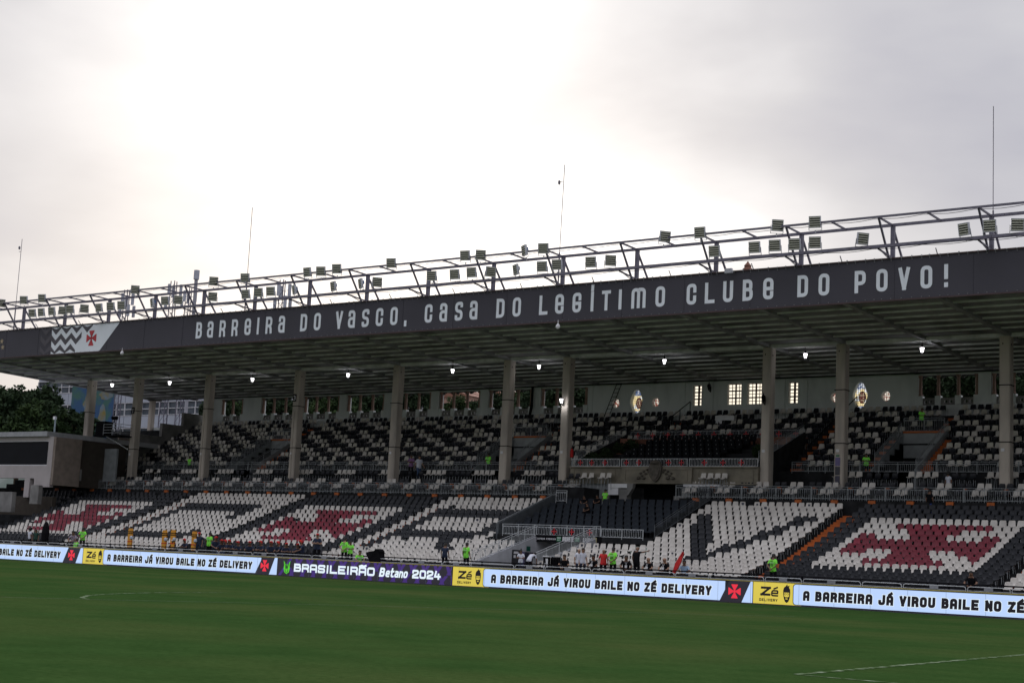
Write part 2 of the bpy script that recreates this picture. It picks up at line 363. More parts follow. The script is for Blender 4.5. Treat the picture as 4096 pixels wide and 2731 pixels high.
# ---------------------------------------------------------------- the setting: ground, pitch, lines
g = MB(); g.add([(-2500, -2500, -.03), (2500, -2500, -.03), (2500, 2500, -.03), (-2500, 2500, -.03)], [(0, 1, 2, 3)])
g.build('ground', mat('city_ground', (.09, .085, .075), .95, var=.4, scale=.05), kind='structure')
gm = mat('pitch_grass', (.040, .078, .020), .9, scale=1)
t = gm.node_tree; n = t.nodes; l = t.links; b = n['Principled BSDF']; b.inputs['Specular IOR Level'].default_value = 0; b.inputs['Roughness'].default_value = 1
def tn(scale, det, vec, rough=.6):
    q = n.new('ShaderNodeTexNoise'); q.inputs['Scale'].default_value = scale; q.inputs['Detail'].default_value = det; q.inputs['Roughness'].default_value = rough
    l.new(vec, q.inputs['Vector']); return q
txc = n.new('ShaderNodeTexCoord'); mp1 = n.new('ShaderNodeMapping'); l.new(txc.outputs['Object'], mp1.inputs[0]); mp1.inputs['Rotation'].default_value = (0, 0, -.63)
mp1.inputs['Scale'].default_value = (.8, .8, 1)
a1 = tn(.13, 4, mp1.outputs[0], .5); a2 = tn(1.1, 6, mp1.outputs[0]); a3 = tn(9, 4, txc.outputs['Object'])
def mixc(f, c1, c2):
    q = n.new('ShaderNodeMix'); q.data_type = 'RGBA'; l.new(f, q.inputs[0])
    for i, c in ((6, c1), (7, c2)):
        if isinstance(c, tuple): q.inputs[i].default_value = (*c, 1)
        else: l.new(c, q.inputs[i])
    return q.outputs[2]
def rng(o_, lo, hi, a=0, b_=1):
    q = n.new('ShaderNodeMapRange'); l.new(o_, q.inputs[0]); q.inputs[1].default_value = lo; q.inputs[2].default_value = hi
    q.inputs[3].default_value = a; q.inputs[4].default_value = b_; return q.outputs[0]
c_a = mixc(rng(a2.outputs['Fac'], .35, .65), (.030, .064, .017), (.040, .080, .022))
c_b = mixc(rng(a1.outputs['Fac'], .42, .66, 0, .6), c_a, (.080, .096, .032))
c_c = mixc(rng(a3.outputs['Fac'], .40, .75, 0, .55), c_b, (.016, .042, .009))
l.new(c_c, b.inputs['Base Color'])
bp = n.new('ShaderNodeBump'); bp.inputs['Strength'].default_value = .6; bp.inputs['Distance'].default_value = .03
l.new(tn(30, 3, txc.outputs['Object']).outputs['Fac'], bp.inputs['Height']); l.new(bp.outputs[0], b.inputs['Normal'])
g = MB(); g.add([(-140, -25, 0), (70, -25, 0), (70, 72.2, 0), (-140, 72.2, 0)], [(0, 1, 2, 3)])
g.build('pitch', gm, kind='structure')
line_m = mat('worn_line_paint', (.23, .28, .19), .95, col2=(.040, .074, .022), scale=4, lo=.34, hi=.56, spec=0)
def line(pts, w, name='pitch_line', m=None):
    q = MB()
    for a, c in zip(pts, pts[1:]):
        a = Vector((*a, 0)); c = Vector((*c, 0)); d = (c-a).normalized(); s_ = Vector((-d.y, d.x, 0))*w/2
        q.add([(a-s_)[:2]+(.005,), (a+s_)[:2]+(.005,), (c+s_)[:2]+(.005,), (c-s_)[:2]+(.005,)], [(0, 3, 2, 1)])
    return q.build(name, m or line_m, kind='structure')
P0 = atz(3190, 2696, 0)
line([(P0.x, P0.y), (P0.x-.95, P0.y+13), (P0.x-2.2, P0.y+36)], .14)
line([(P0.x, P0.y-.07), (P0.x+22, P0.y+.3)], .14)
arc = [atz(px, py, 0) for px, py in ((352, 2396), (328, 2389), (352, 2381), (410, 2376), (500, 2372), (640, 2369), (900, 2368.5))]
line([(a.x, a.y) for a in arc], .13)
fl = [atz(px, py, 0) for px, py in ((0, 2387), (380, 2397), (762, 2405), (1400, 2420), (2048, 2437), (2600, 2450), (3180, 2465))]
line([(a.x, a.y) for a in fl], .07, m=mat('faint_line_paint', (.10, .13, .06), .9, col2=(.035, .06, .022), scale=7, lo=.38, hi=.55))
g = MB(); g.box(-135, 20, 72.2, 74.3, -.02, .01); g.build('apron', concrete, kind='structure')
g = MB(); g.box(-135, 20, 74.3, 75.2, 0, .88); g.build('walkway', concrete, kind='structure')

# ---------------------------------------------------------------- stand geometry tables
ZT = [1.72, 1.94, 2.16, 2.39, 2.68, 2.95, 3.22, 3.51, 3.83, 4.15, 4.47, 4.79, 5.14, 5.48, 5.80, 6.08]
YT = [75.61+.864*i for i in range(16)]
YU = [94.6+.82*i for i in range(11)]; ZU = [9.19+.447*i for i in range(11)]
SEATH = .80
def steps_poly(Y, Z, off, base, front=.62, back=.24):
    """y,z outline of a stepped terrace under rows whose seat-back tops are Y,Z"""
    pts = [(Y[0]-front, base)]
    for i, (y, z) in enumerate(zip(Y, Z)):
        pts.append((y-front if i == 0 else Y[i-1]+back, z-off)); pts.append((y+back, z-off))
    pts.append((Y[-1]+back, base)); return pts
def strip(mb, Y, Z, x0, x1, off=SEATH, base=0., front=.62, mi=0):
    # as one quad strip per step (no concave caps needed)
    for i, (y, z) in enumerate(zip(Y, Z)):
        ya = y-front if i == 0 else Y[i-1]+.24
        mb.box(x0, x1, ya, y+.24, base, z-off, mi)
T1 = thing('lower_terrace', 'dark stepped concrete terrace carrying the lower tier of seats', 'terrace')
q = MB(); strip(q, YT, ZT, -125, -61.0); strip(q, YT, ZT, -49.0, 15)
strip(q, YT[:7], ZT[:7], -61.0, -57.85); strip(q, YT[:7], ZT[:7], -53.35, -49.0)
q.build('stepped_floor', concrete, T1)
PR = [(83.65, 4.25), (84.6, 4.60), (85.55, 4.97), (86.5, 5.35), (87.45, 5.70), (88.5, 6.10)]
q = MB(); q.box(-61, -49, 82.0, 83.0, 3.0, 3.38); strip(q, [a for a, _ in PR], [b_ for _, b_ in PR], -61, -49, .78, 3.0, .65)
q.build('balcony_floor', concrete, T1)
AIS = [(-39.5, -38.45), (-26.0, -25.6), (-71.15, -70.6), (-97.9, -97.0)]
for ax0, ax1 in AIS:                       # orange painted stair flights in the lower aisles
    if ax1-ax0 < .3: continue
    for i in range(15):
        for h in (0, 1):
            st = MB(); y0 = YT[i]-.2+.43*h; z1 = ZT[i]-SEATH+(ZT[i+1]-ZT[i])*(h+1)/2
            st.box(ax0, ax1, y0+.42*0, y0+.43, z1-.22, z1+.004*(h+1)); st.build('stair_step', orange, T1)
# ---- tunnel under the balcony
TN = thing('tunnel_entrance', 'grey-walled tunnel mouth under the balcony with posters on its side wall', 'tunnel')
q = MB(); 
q.prism_x([(75.2, .9), (82.0, .9), (82.0, 3.30), (75.2, 1.35)], -57.95, -57.8); q.build('side_wall', mat('tunnel_wall_paint', (.44, .45, .48), .8, var=.2), TN)
q = MB(); q.prism_x([(75.2, .9), (82.0, .9), (82.0, 3.30), (75.2, 1.35)], -53.40, -53.25); q.build('side_wall', MATS['tunnel_wall_paint'], TN)
q = MB(); q.box(-61, -49, 82.0, 82.15, -.01, 3.0)
q = MB(); q.box(-57.8, -56.0, 85.9, 86.05, .9, 3.0); q.box(-54.2, -53.4, 85.9, 86.05, .9, 3.0); q.box(-57.95, -57.8, 82, 86, .9, 3.0); q.box(-53.4, -53.25, 82, 86, .9, 3.0)
q.build('rear_wall', MATS['tunnel_wall_paint'], TN)
q = MB(); q.box(-58, -53, 74.4, 92, .86, .9); q.build('tunnel_floor', conc_l, TN)
q = MB(); q.box(-54.35, -54.2, 84.5, 86, .9, 2.9); q.box(-55.0, -54.2, 85.8, 85.9, 2.5, 2.9); q.build('door_frame', mat('yellow_door_paint', (.62, .45, .03), .6), TN)
q = MB(); q.lathe([(.36, 0), (.40, .5), (.36, 1.0), (.15, 1.35), (0.01, 1.42)], (-56.6, 84.3, .9), 12); q.build('archway_shade_shape', black_m, TN)  # black solid shape stands in for the dark of the opening
q = MB(); q.box(-57.8, -57.77, 79.3, 80.1, 1.25, 2.35); q.build('notice_board', mat('notice_black', (.03, .03, .035), .6), TN)
q = MB(); q.box(-57.77, -57.765, 79.45, 79.95, 2.1, 2.25); q.box(-57.77, -57.765, 79.45, 79.68, 1.85, 2.02); q.build('notice_print', white_m, TN)
for k, cc in enumerate(((.10, .07, .22), (.03, .03, .05), (.05, .035, .06))):
    q = MB(); q.box(-57.8, -57.775, 80.2+k*.48, 80.63+k*.48, 1.3, 2.25); q.build('poster', mat('poster_%d' % k, cc, .5), TN)
q = MB(); q.box(-57.8, -57.775, 80.85, 81.25, 2.32, 2.62); q.build('exit_plate', mat('dark_green_plate', (.01, .10, .07), .5), TN)
# ---- sign band on the balcony front
SB = thing('tunnel_sign', 'black sign band reading ESPAÇO PREMIUM GIGANTE SAÍDA above the tunnel mouth', 'sign')
q = MB(); q.box(-57.9, -52.9, 81.9, 81.98, 2.95, 3.40); q.build('sign_board', black_m, SB)
q = MB(); text(q, 'ESPAÇO PREMIUM', -57.75, 3.10, 1.45, .11, .025, y=81.893, gap=.6); text(q, 'GIGANTE', -55.78, 3.03, .86, .30, .055, y=81.893, gap=.12)
text(q, 'SAÍDA', -54.25, 3.05, .72, .24, .05, y=81.893, gap=.2); q.build('lettering', white_m, SB)
for xx in (-56.22, -54.82):
    q = MB(); q.box(xx, xx+.34, 81.885, 81.9, 3.03, 3.32); q.build('exit_plate', mat('green_exit', (.03, .20, .09), .5), SB)
    q = MB(); text(q, 'SAÍDA', xx+.03, 3.2, .28, .08, .016, y=81.882); text(q, 'EXIT', xx+.07, 3.07, .2, .07, .014, y=81.882); q.build('plate_lettering', white_m, SB)
q = MB(); q.box(-53.45, -53.2, 81.88, 81.9, 3.03, 3.32); q.build('number_plate', mat('cream_plate', (.5, .45, .25), .5), SB)

# ---------------------------------------------------------------- railings
def loops_rail(name, label, cat, p0, p1, h=.62, top=True, pitch=.125, m=None, group=None, crosses=(), legs=True, vert=None):
    th = thing(name, label, cat, group=group); m = m or metal
    p0 = Vector(p0); p1 = Vector(p1); d = p1-p0; Ln = math.hypot(d.x, d.y); nb = max(2, int(Ln/pitch)//2*2)
    up = Vector((0, 0, 1)); r_ = MB(); r_.bar(p0+up*.02, p1+up*.02, .03); r_.bar(p0+up*h, p1+up*h, .03)
    if top: r_.bar(p0+up*(h+.13), p1+up*(h+.13), .026)
    r_.build('rail', m, th)
    bl = MB()
    skip = [c for c in crosses]
    for i in range(nb):
        a = p0+d*((i+.5)/nb)
        if any((a-Vector(c)).xy.length < .17 for c in skip): continue
        bl.bar(a+up*.07, a+up*(h-.05), .014)
        if i < nb-1:
            c = p0+d*((i+1.5)/nb)
            if any((c-Vector(k)).xy.length < .17 for k in skip): continue
            z_ = h-.02 if i % 2 == 0 else .05; s_ = -1 if i % 2 == 0 else 1
            mid = (a+c)/2
            bl.bar(a+up*(z_+s_*.03), mid+up*z_, .016); bl.bar(mid+up*z_, c+up*(z_+s_*.03), .016)
    bl.build('balusters', m, th, kind='stuff')
    npst = max(1, round(Ln/1.32))
    for i in range(npst+1):
        a = p0+d*(i/npst); ps = MB(); ps.bar(a-up*(.12 if legs else 0), a+up*(h+(.14 if top else .02)), .028); ps.build('post', m, th)
    for c in crosses:
        c = Vector(c); rg = MB()
        R = .20
        for k in range(12):
            a, b_ = 2*math.pi*k/12, 2*math.pi*(k+1)/12
            rg.bar(c+Vector((math.cos(a)*R, 0, h/2+math.sin(a)*(h*.46))), c+Vector((math.cos(b_)*R, 0, h/2+math.sin(b_)*(h*.46))), .016)
        rg.build('ring', m, th)
        e_ = MB(); malta(e_, c.x, c.z+h/2, h*.38, c.y-.02, th=.02); e_.build('cross_emblem', red_m, th)
    return th
k = 0
xs = [x_ for x_ in np.arange(-114.2, -60.5, 4.86)]+[-59.6]
for i in range(len(xs)-1):
    loops_rail('concourse_railing', '%s section from the left of the looped grey railing along the concourse edge' % ORD[i], 'railing',
               (xs[i]+.02, 89.2, 6.36), (xs[i+1]-.02, 89.2, 6.36), m=metal_d, group='railings along the concourse edge')
xs2 = list(np.arange(-51.9, -18, 4.86))
for i in range(len(xs2)-1):
    loops_rail('concourse_railing', '%s section right of the carved crest of the looped railing along the concourse edge' % ORD[i], 'railing',
               (xs2[i]+.02, 89.2, 6.36), (xs2[i+1]-.02, 89.2, 6.36), m=metal_d, group='railings along the concourse edge')
xb = [-112.5, -104.5, -96.5, -88.0, -79.5, -71.0, -62.7]
for i in range(6):
    loops_rail('upper_tier_railing', '%s section from the left of the grey railing in front of the upper tier seats' % ORD[i], 'railing',
               (xb[i]+.02, 93.6, 8.38), (xb[i+1]-.02, 93.6, 8.38), h=.50, m=metal_d, group='railings in front of the upper tier')
xb = [-45.7, -40.9, -35.8, -30.7, -24, -18]
for i in range(5):
    loops_rail('upper_tier_railing', '%s section right of the honour box of the upper tier front railing' % ORD[i], 'railing',
               (xb[i]+.02, 93.6, 8.38), (xb[i+1]-.02, 93.6, 8.38), h=.50, m=metal_d, group='railings in front of the upper tier')
loops_rail('balcony_railing', 'silver looped railing with three red crosses on the central balcony above the tunnel sign', 'railing',
           (-60.6, 82.0, 3.38), (-53.0, 82.0, 3.38), h=.52, crosses=[(-56.52, 82, 3.38), (-55.17, 82, 3.38), (-53.82, 82, 3.38)])
loops_rail('balcony_railing', 'plain silver looped railing at the right end of the central balcony', 'railing', (-52.96, 82.0, 3.38), (-49.9, 82.0, 3.38), h=.52, top=False)
loops_rail('stair_railing', 'sloping silver railing down the left side of the tunnel mouth', 'railing', (-57.87, 75.3, 1.42), (-57.87, 82.0, 3.36), h=.55)
loops_rail('stair_railing', 'sloping silver railing down the right side of the tunnel mouth', 'railing', (-53.32, 75.3, 1.42), (-53.32, 82.0, 3.36), h=.55)
loops_rail('terrace_side_railing', 'sloping grey railing on the right flank of the padded seats', 'railing', (-49.1, 82.0, 3.45), (-49.1, 88.9, 6.2), h=.62, m=mat('dark_rail_paint', (.10, .11, .12), .6, spec=.2))
loops_rail('terrace_side_railing', 'short grey railing at the top left of the padded seats', 'railing', (-60.9, 88.4, 5.9), (-60.0, 88.4, 5.9), h=.60)
q = MB(); q.prism_x([(82, 3.0), (82, 4.05), (88.2, 6.25), (88.9, 6.25), (88.9, 3.0)], -61.15, -60.95)
SW = q.build('terrace_side_wall', mat('slate_wall', (.085, .095, .105), .8, var=.25), label='slate grey sloping wall left of the padded seats', cat='wall')
q = MB(); q.bar((-61.05, 82, 4.12), (-61.05, 88.2, 6.32), .05); q.build('handrail', metal_d, SW)
q = MB(); q.prism_x([(82, 2.0), (82, 3.40), (88.9, 6.1), (88.9, 2.0)], -49.2, -49.0)
q.build('terrace_side_wall', black_m, label='black sloping wall right of the padded seats', cat='wall')

# ---------------------------------------------------------------- seats
def seat_shell(lo=False, kind='shell'):
    """tapered plastic shell seat; origin = middle of the back's top edge; faces -Y"""
    prof = [(0.0, 0.0, .27), (-.006, -.028, .355), (-.03, -.13, .385), (-.07, -.30, .415), (-.13, -.385, .43), (-.30, -.40, .43), (-.44, -.39, .42), (-.475, -.43, .39)] if not lo else \
           [(0.0, 0.0, .27), (-.008, -.035, .36), (-.07, -.30, .41), (-.15, -.39, .43), (-.43, -.39, .42), (-.47, -.43, .38)]
    us = (-1, -.72, 0, .72, 1) if not lo else (-1, 0, 1)
    vs = []; 
    for (y, z, w) in prof:
        for u in us:
            c = u*u
            vs.append((u*w/2, y-.055*c*(1 if z > -.36 else .25), z+(.05*c if z < -.36 else 0)))
    nu = len(us); n_ = len(prof); f = []
    for i in range(n_-1):
        for j in range(nu-1): f.append((i*nu+j, (i+1)*nu+j, (i+1)*nu+j+1, i*nu+j+1))
    o = len(vs)
    vs += [(x_*1.0, y_+.022, z_-.012) for x_, y_, z_ in vs]
    f += [tuple(o+i for i in reversed(q_)) for q_ in f]
    ring = [j for j in range(nu)]+[i*nu+nu-1 for i in range(1, n_)]+[(n_-1)*nu+j for j in range(nu-2, -1, -1)]+[i*nu for i in range(n_-2, 0, -1)]
    if not lo:
        for a, b_ in zip(ring, ring[1:]+ring[:1]): f.append((a, b_, b_+o, a+o))
    return vs, f
def seat_legs(h=.40):
    m_ = MB()
    for s_ in (-1, 1):
        m_.bar((s_*.13, -.12, -.40), (s_*.16, -.06, -.40-h), .022); m_.bar((s_*.13, -.36, -.40), (s_*.16, -.42, -.40-h), .022)
    m_.bar((-.15, -.24, -.42), (.15, -.24, -.42), .022)
    for s_ in (-1, 1): m_.bar((s_*.13, -.10, -.41), (s_*.13, -.38, -.41), .022)
    return m_
sh_v, sh_f = seat_shell()
def shell_mesh(m_):
    q_ = MB().add(sh_v, sh_f); return q_.mesh('seat_shell', m_, True)
SHELL = {'w': shell_mesh(seat_w), 'k': shell_mesh(seat_k), 'r': shell_mesh(seat_r)}
LEG = seat_legs().mesh('leg_frame', metal_d)
CNAME = {'w': 'white', 'k': 'black', 'r': 'maroon'}
seats = []      # x, y, z, colour key, stilts, section, row, index
CROSS = {3: 'w'*18, 4: 'wwwwwrrrrrrrrrwwww', 5: 'wwwwwwwrrrrrwwwwrw', 6: 'wrrrwwwrrrrwwwrrrw', 7: 'w'+'r'*16+'w', 8: 'w'+'r'*16+'w',
         9: 'wrrwwwwrrrrwwwwrrw', 10: 'wwwwwwrrrrrrwwwwww', 11: 'wwwwrrrrrrrrrrrwww', 12: 'w'*18}
def cross_section(x0, pitch, sec, nb=3, extra=3):
    for r in range(16):
        for j in range(18+nb+extra):
            k_ = j-nb
            c = 'k' if (k_ < 0 or k_ > 17 or r not in CROSS) else CROSS[r][k_]
            seats.append((x0+pitch*(j+.5), YT[r], ZT[r], c, 0, sec, r, j))
def block(x0, x1, pitch, sec, fn, rows=range(16)):
    n_ = int(round((x1-x0)/pitch))
    for r in rows:
        for j in range(n_):
            x_ = x0+pitch*(j+.5); seats.append((x_, YT[r], ZT[r], fn(x_, r), 0, sec, r, j))
cross_section(-38.4, .506, 'S6'); 
cross_section(-83.95, .545, 'S3'); cross_section(-110.4, .53, 'S1')
block(-25.5, -19, .51, 'S7', lambda x_, r: 'w')
def letV(x_, r):
    if not 3 <= r <= 12: return 'w'
    if abs(x_-(-47.8+(12-r)*.43)) < .66: return 'k'
    return 'k' if abs(x_-(-40.9-(12-r)*.35)) < .60 else 'w'
def letR(x_, r):
    if not 3 <= r <= 12: return 'w'
    if -69.45 < x_ < -68.35: return 'k'
    if r in (11, 12, 6, 7) and -69.4 < x_ < -62.0: return 'k'
    if 7 <= r <= 12 and -62.75 < x_ < -61.65: return 'k'
    if r < 6 and abs(x_-(-63.6+(5-r)*.62)) < .62: return 'k'
    return 'w'
def letC(x_, r):
    if not 3 <= r <= 12: return 'w'
    if -95.2 < x_ < -94.1: return 'k'
    if r in (11, 12, 3, 4) and -95.2 < x_ < -86.8: return 'k'
    if r in (9, 10, 5) and -88.0 < x_ < -86.8: return 'k'
    return 'w'
block(-48.85, -39.6, .51, 'S5', letV)
block(-70.5, -61.1, .53, 'S4', letR); block(-61.1, -58.0, .52, 'S4b', lambda x_, r: 'w', range(0, 6))
block(-53.2, -49.1, .52, 'S4c', lambda x_, r: 'w', range(0, 6))
block(-96.95, -84.4, .535, 'S2', letC)
block(-118.6, -111.0, .53, 'S0', lambda x_, r: 'k', range(12, 16))
seats_low = len(seats)
# concourse rows: two white, step, two black
ustep = []
for kx in range(-3, 60):
    x0 = -113.16+2.425*kx-1.0
    if x0 > -20: break
    for r, (yy, zz_) in enumerate(((90.0, 7.06), (90.78, 7.50))):
        for j, c in enumerate('wwkk'):
            x_ = x0+(.05, .53, 1.35, 1.83)[j]+.45*0
            if (-60.2 < x_ < -51.6) or x_ < -113.6: continue
            seats.append((x_-.35, yy, zz_, c, 0, 'C', r, j))
    ustep.append(x0+1.0)
# raised bar chairs by the columns
colx = [-115.2, -108.7, -99.5, -88.9, -78.3, -67.6, -62.3, -46.4, -41.2, -30.7, -20.1]
x_ = -112.2; k = 0
while x_ < -18:
    if not (-61.5 < x_ < -46.6):
        for j in range(4): seats.append((x_+.5*j, 92.25, 8.30, 'w', 1, 'C3', 0, j))
        for j in range(4): seats.append((x_+2.2+.55*j, 92.25, 8.20, 'k', 0, 'C3', 0, 4+j))
    x_ += 4.95 if x_ > -62 else 4.6
for j in range(4): seats.append((-50.5+.52*j, 90.5, 8.02, 'w', 1, 'C3', 0, j))
for j in range(2): seats.append((-61.0+.55*j, 90.4, 7.95, 'k', 0, 'C3', 0, j))
for j, x_ in enumerate((-59.9, -59.3, -58.4, -57.85)): seats.append((x_, 90.4, 8.0, 'w', 1, 'C3', 0, j))
# upper tier, bricks of three white, three black
VOM = [(-40.1, -36.45), (-72.3, -68.4), (-99.1, -95.5)]
def up_ok(x_, r):
    for a, b_ in VOM:
        if a-.95 < x_ < b_+.05 and r <= 5: return False
        if (a+b_)/2-.2 < x_ < (a+b_)/2+.75 and r > 5: return False
    if -61.6 < x_ < -45.3+.75*0 and r < 4: return False
    if -58.9+.0 > x_ > -60.9 and 4 <= r <= 5: return False
    if -60.6 < x_ < -47.2 and r == 4 or (-60.6 < x_ < -47.2 and r == 5): return False
    if -46.3 < x_ < -45.35: return False
    if -59.6 < x_ < -58.9 and r > 4: return False
    if -55.6+.0 < x_ < -52.3 and False: return False
    if -52.6 < x_ < -49.9 and r in (9, ): return False
    if x_ < -113.1+(r-5)*-0.0 - 0: return False
    if x_ < -112.9 and True: return False
    return True
for r in range(11):
    x_ = -112.9
    j = 0
    while x_ < -20:
        if up_ok(x_, r):
            ph = 3 if r % 2 else 0
            jj = (j+ph+2) % 6
            c = 'w' if jj < 3 else 'k'
            if x_ > -62 and x_ < -46 and jj == 2: c = 'k'
            if -95 < x_ < -62 and jj == (r//2) % 3 and (r % 3 == 1): c = 'k'
            if rnd.random() < .03: c = 'k' if c == 'w' else 'w'
            seats.append((x_, YU[r], ZU[r], c, 0, 'U', r, j))
        x_ += .525; j += 1
# nearest seats to the camera are individuals
campos = np.array([0, 0, CAMH])
arr = np.array([(s_[0], s_[1], s_[2]) for s_ in seats]); dist = np.linalg.norm(arr-campos, axis=1)
pxv = []
for s_ in arr:
    d_ = s_-campos; zc = d_@_f; pxv.append((2048+FPX*(d_@_r2)/zc))
pxv = np.array(pxv)
order = [i for i in np.argsort(dist) if pxv[i] < 4090 and seats[i][5] in ('S6', 'S7', 'S5') and pxv[i] > -20]
indiv = set(order[:300])
first_seat = {}
for i in sorted(indiv):
    x_, y_, z_, c, st, sec, r, j = seats[i]
    nm = ORD[r]
    if sec == 'S6': lab = '%s plastic seat in the %s row up, %s seat right of the orange stairway' % (CNAME[c], nm, ORD[j])
    elif sec == 'S5': lab = '%s plastic seat in the %s row up, %s seat left of the orange stairway' % (CNAME[c], nm, ORD[max(0, 17-j)])
    else: lab = '%s plastic seat in the %s row up, %s seat of the far right block' % (CNAME[c], nm, ORD[j])
    o = link('stadium_seat', SHELL[c], None, lab, 'seat', 'plastic seats of the lower tier', None,
             (x_+rnd.uniform(-.012, .012), y_+rnd.uniform(-.015, .015), z_), (0, 0, rnd.uniform(-.035, .035)))
    link('leg_frame', LEG, o)
lv, lf = seat_shell(lo=True); lv = np.array(lv); lf = [list(f_) for f_ in lf]
lfa = np.array(lf)
bx = MB()
for s_ in (-1, 1): bx.bar((s_*.14, -.09, -.41), (s_*.16, -.05, -.80), .022); bx.bar((s_*.14, -.40, -.41), (s_*.16, -.44, -.80), .022)
bx2 = MB()
for s_ in (-1, 1): bx2.bar((s_*.13, -.09, -.41), (s_*.17, -.03, -1.15), .024); bx2.bar((s_*.13, -.36, -.41), (s_*.17, -.46, -1.15), .024)
bv = np.array(bx.v); bf = np.array(bx.f[:4]+bx.f[6:10]+bx.f[12:16]+bx.f[18:22]); b2v = np.array(bx2.v)
V = []; F = []; MI = []; off = 0
for i, s_ in enumerate(seats):
    if i in indiv: continue
    x_, y_, z_, c, st, sec, r, j = s_
    p_ = np.array([x_+rnd.uniform(-.015, .015), y_+rnd.uniform(-.015, .015), z_+rnd.uniform(-.004, .004)])
    if rnd.random() < .004: continue
    a_ = rnd.uniform(-.07, .07); R_ = np.array([[math.cos(a_), math.sin(a_), 0], [-math.sin(a_), math.cos(a_), 0], [0, 0, 1]])
    V.append(lv@R_+p_); F.append(lfa+off); off += len(lv)
    MI += [{'w': 0 if sec not in ('U',) or rnd.random() < .35 else 4, 'k': 1, 'r': 2}[c]]*len(lfa)
    leg = b2v if st else bv
    V.append(leg+p_); F.append(bf+off); off += len(leg); MI += [3]*len(bf)
V = np.concatenate(V); F = np.concatenate(F)
me = bpy.data.meshes.new('stadium_seats')
me.vertices.add(len(V)); me.vertices.foreach_set('co', V.ravel())
me.loops.add(F.size); me.loops.foreach_set('vertex_index', F.ravel())
me.polygons.add(len(F)); me.polygons.foreach_set('loop_start', np.arange(0, F.size, 4)); me.polygons.foreach_set('loop_total', np.full(len(F), 4))
for m_ in (seat_w, seat_k, seat_r, metal_d, seat_o): me.materials.append(m_)
me.polygons.foreach_set('material_index', MI); me.update(calc_edges=True); me.validate()
link('stadium_seats', me, None, 'rows of black, white and maroon plastic seats filling both tiers', 'seats', None, 'stuff')

# stickers on some white seats near the tunnel
q = MB()
for i, s_ in enumerate(seats[:seats_low]):
    if s_[3] == 'w' and s_[5] in ('S5', 'S4c', 'S4') and i not in indiv and rnd.random() < (.16 if s_[6] < 6 and s_[5] != 'S4' else .03):
        w_ = rnd.uniform(.05, .09); q.box(s_[0]-w_, s_[0]+w_, s_[1]-.075, s_[1]-.06, s_[2]-.22, s_[2]-.22+w_*1.7)
q.build('seat_stickers', mat('sticker_print', (.05, .055, .08), .5), label='small dark stickers stuck on the backs of white seats by the tunnel', cat='stickers', kind='stuff')

# padded seats
def padded(h=.55, em=False):
    root = thing('padded_seat', 'x', 'seat')
    q_ = MB(); q_.add([(-.24, -.02, -.42), (.24, -.02, -.42), (.24, -.10, -.42), (-.24, -.10, -.42), (-.22, .05, 0), (.22, .05, 0), (.22, -.03, .01), (-.22, -.03, .01)],
        [(3, 2, 1, 0), (4, 5, 6, 7), (0, 1, 5, 4), (1, 2, 6, 5), (2, 3, 7, 6), (3, 0, 4, 7)]); q_.build('backrest', padm, root)
    q_ = MB(); q_.box(-.24, .24, -.50, -.11, -.48, -.38); q_.build('seat_cushion', padm, root)
    q_ = MB(); q_.box(-.20, -.16, -.40, -.1, -.78, -.48); q_.box(.16, .20, -.40, -.1, -.78, -.48); q_.build('pedestal', black_m, root)
    if em:
        q_ = MB(); q_.box(-.03, .03, -.052, -.042, -.13, -.05); q_.box(-.11, .11, -.060, -.05, -.20, -.175); q_.build('back_print', mat('grey_thread', (.16, .17, .17), .8), root)
    return root
padm = mat('dark_grey_upholstery', (.030, .036, .045), .85, var=.35, scale=3, spec=.15)
P1 = padded(); first = True
for r, (yy, zz_) in enumerate(PR):
    n_ = 18
    for j in range(n_):
        x_ = -60.45+.60*j
        if r in (4, 5) and False: continue
        o = P1 if first else copy_tree(P1); first = False
        o.location = (x_, yy, zz_)
        o['label'] = 'dark grey padded seat on the central balcony, %s row up, %s from the left' % (ORD[r], ORD[j]); o['group'] = 'padded seats on the central balcony'
padm = mat('black_upholstery', (.007, .008, .010), .8, var=.3, scale=3, spec=.1)
P2 = padded(em=True); first = True
for r in range(5):
    n_ = 14 if r > 1 else 13
    for j in range(n_):
        o = P2 if first else copy_tree(P2); first = False
        o.location = (-58.1+.60*j+.08*r, 92.9+.86*r, 9.62+.38*r)
        o['label'] = 'black armchair in the honour box, %s row up, %s from the left' % (ORD[r], ORD[j]); o['group'] = 'black armchairs in the honour box'

# ---------------------------------------------------------------- concourse and upper tier masonry
UT = thing('upper_terrace', 'dark stepped upper tier with concourse edge and orange-painted steps', 'terrace')
q = MB()
for xa, xb_ in ((-125, -61.3), (-51.4, 15)):
    q.box(xa, xb_, 88.82, 89.4, 0, 6.25); q.box(xa, xb_, 89.4, 90.2, 0, 6.28); q.box(xa, xb_, 90.2, 91.1, 0, 6.70); q.box(xa, xb_, 91.1, 93.7, 0, 7.15)
q.box(-61.3, -59.0, 89.0, 91.0, 0, 6.9); 
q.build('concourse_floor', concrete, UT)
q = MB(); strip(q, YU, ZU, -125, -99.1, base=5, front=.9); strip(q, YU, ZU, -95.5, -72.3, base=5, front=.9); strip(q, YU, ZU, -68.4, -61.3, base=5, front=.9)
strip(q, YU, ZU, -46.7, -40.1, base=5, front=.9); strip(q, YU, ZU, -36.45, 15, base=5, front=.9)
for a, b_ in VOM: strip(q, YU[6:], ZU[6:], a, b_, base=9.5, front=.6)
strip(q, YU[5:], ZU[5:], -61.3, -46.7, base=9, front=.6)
q.build('stepped_floor', concrete, UT)
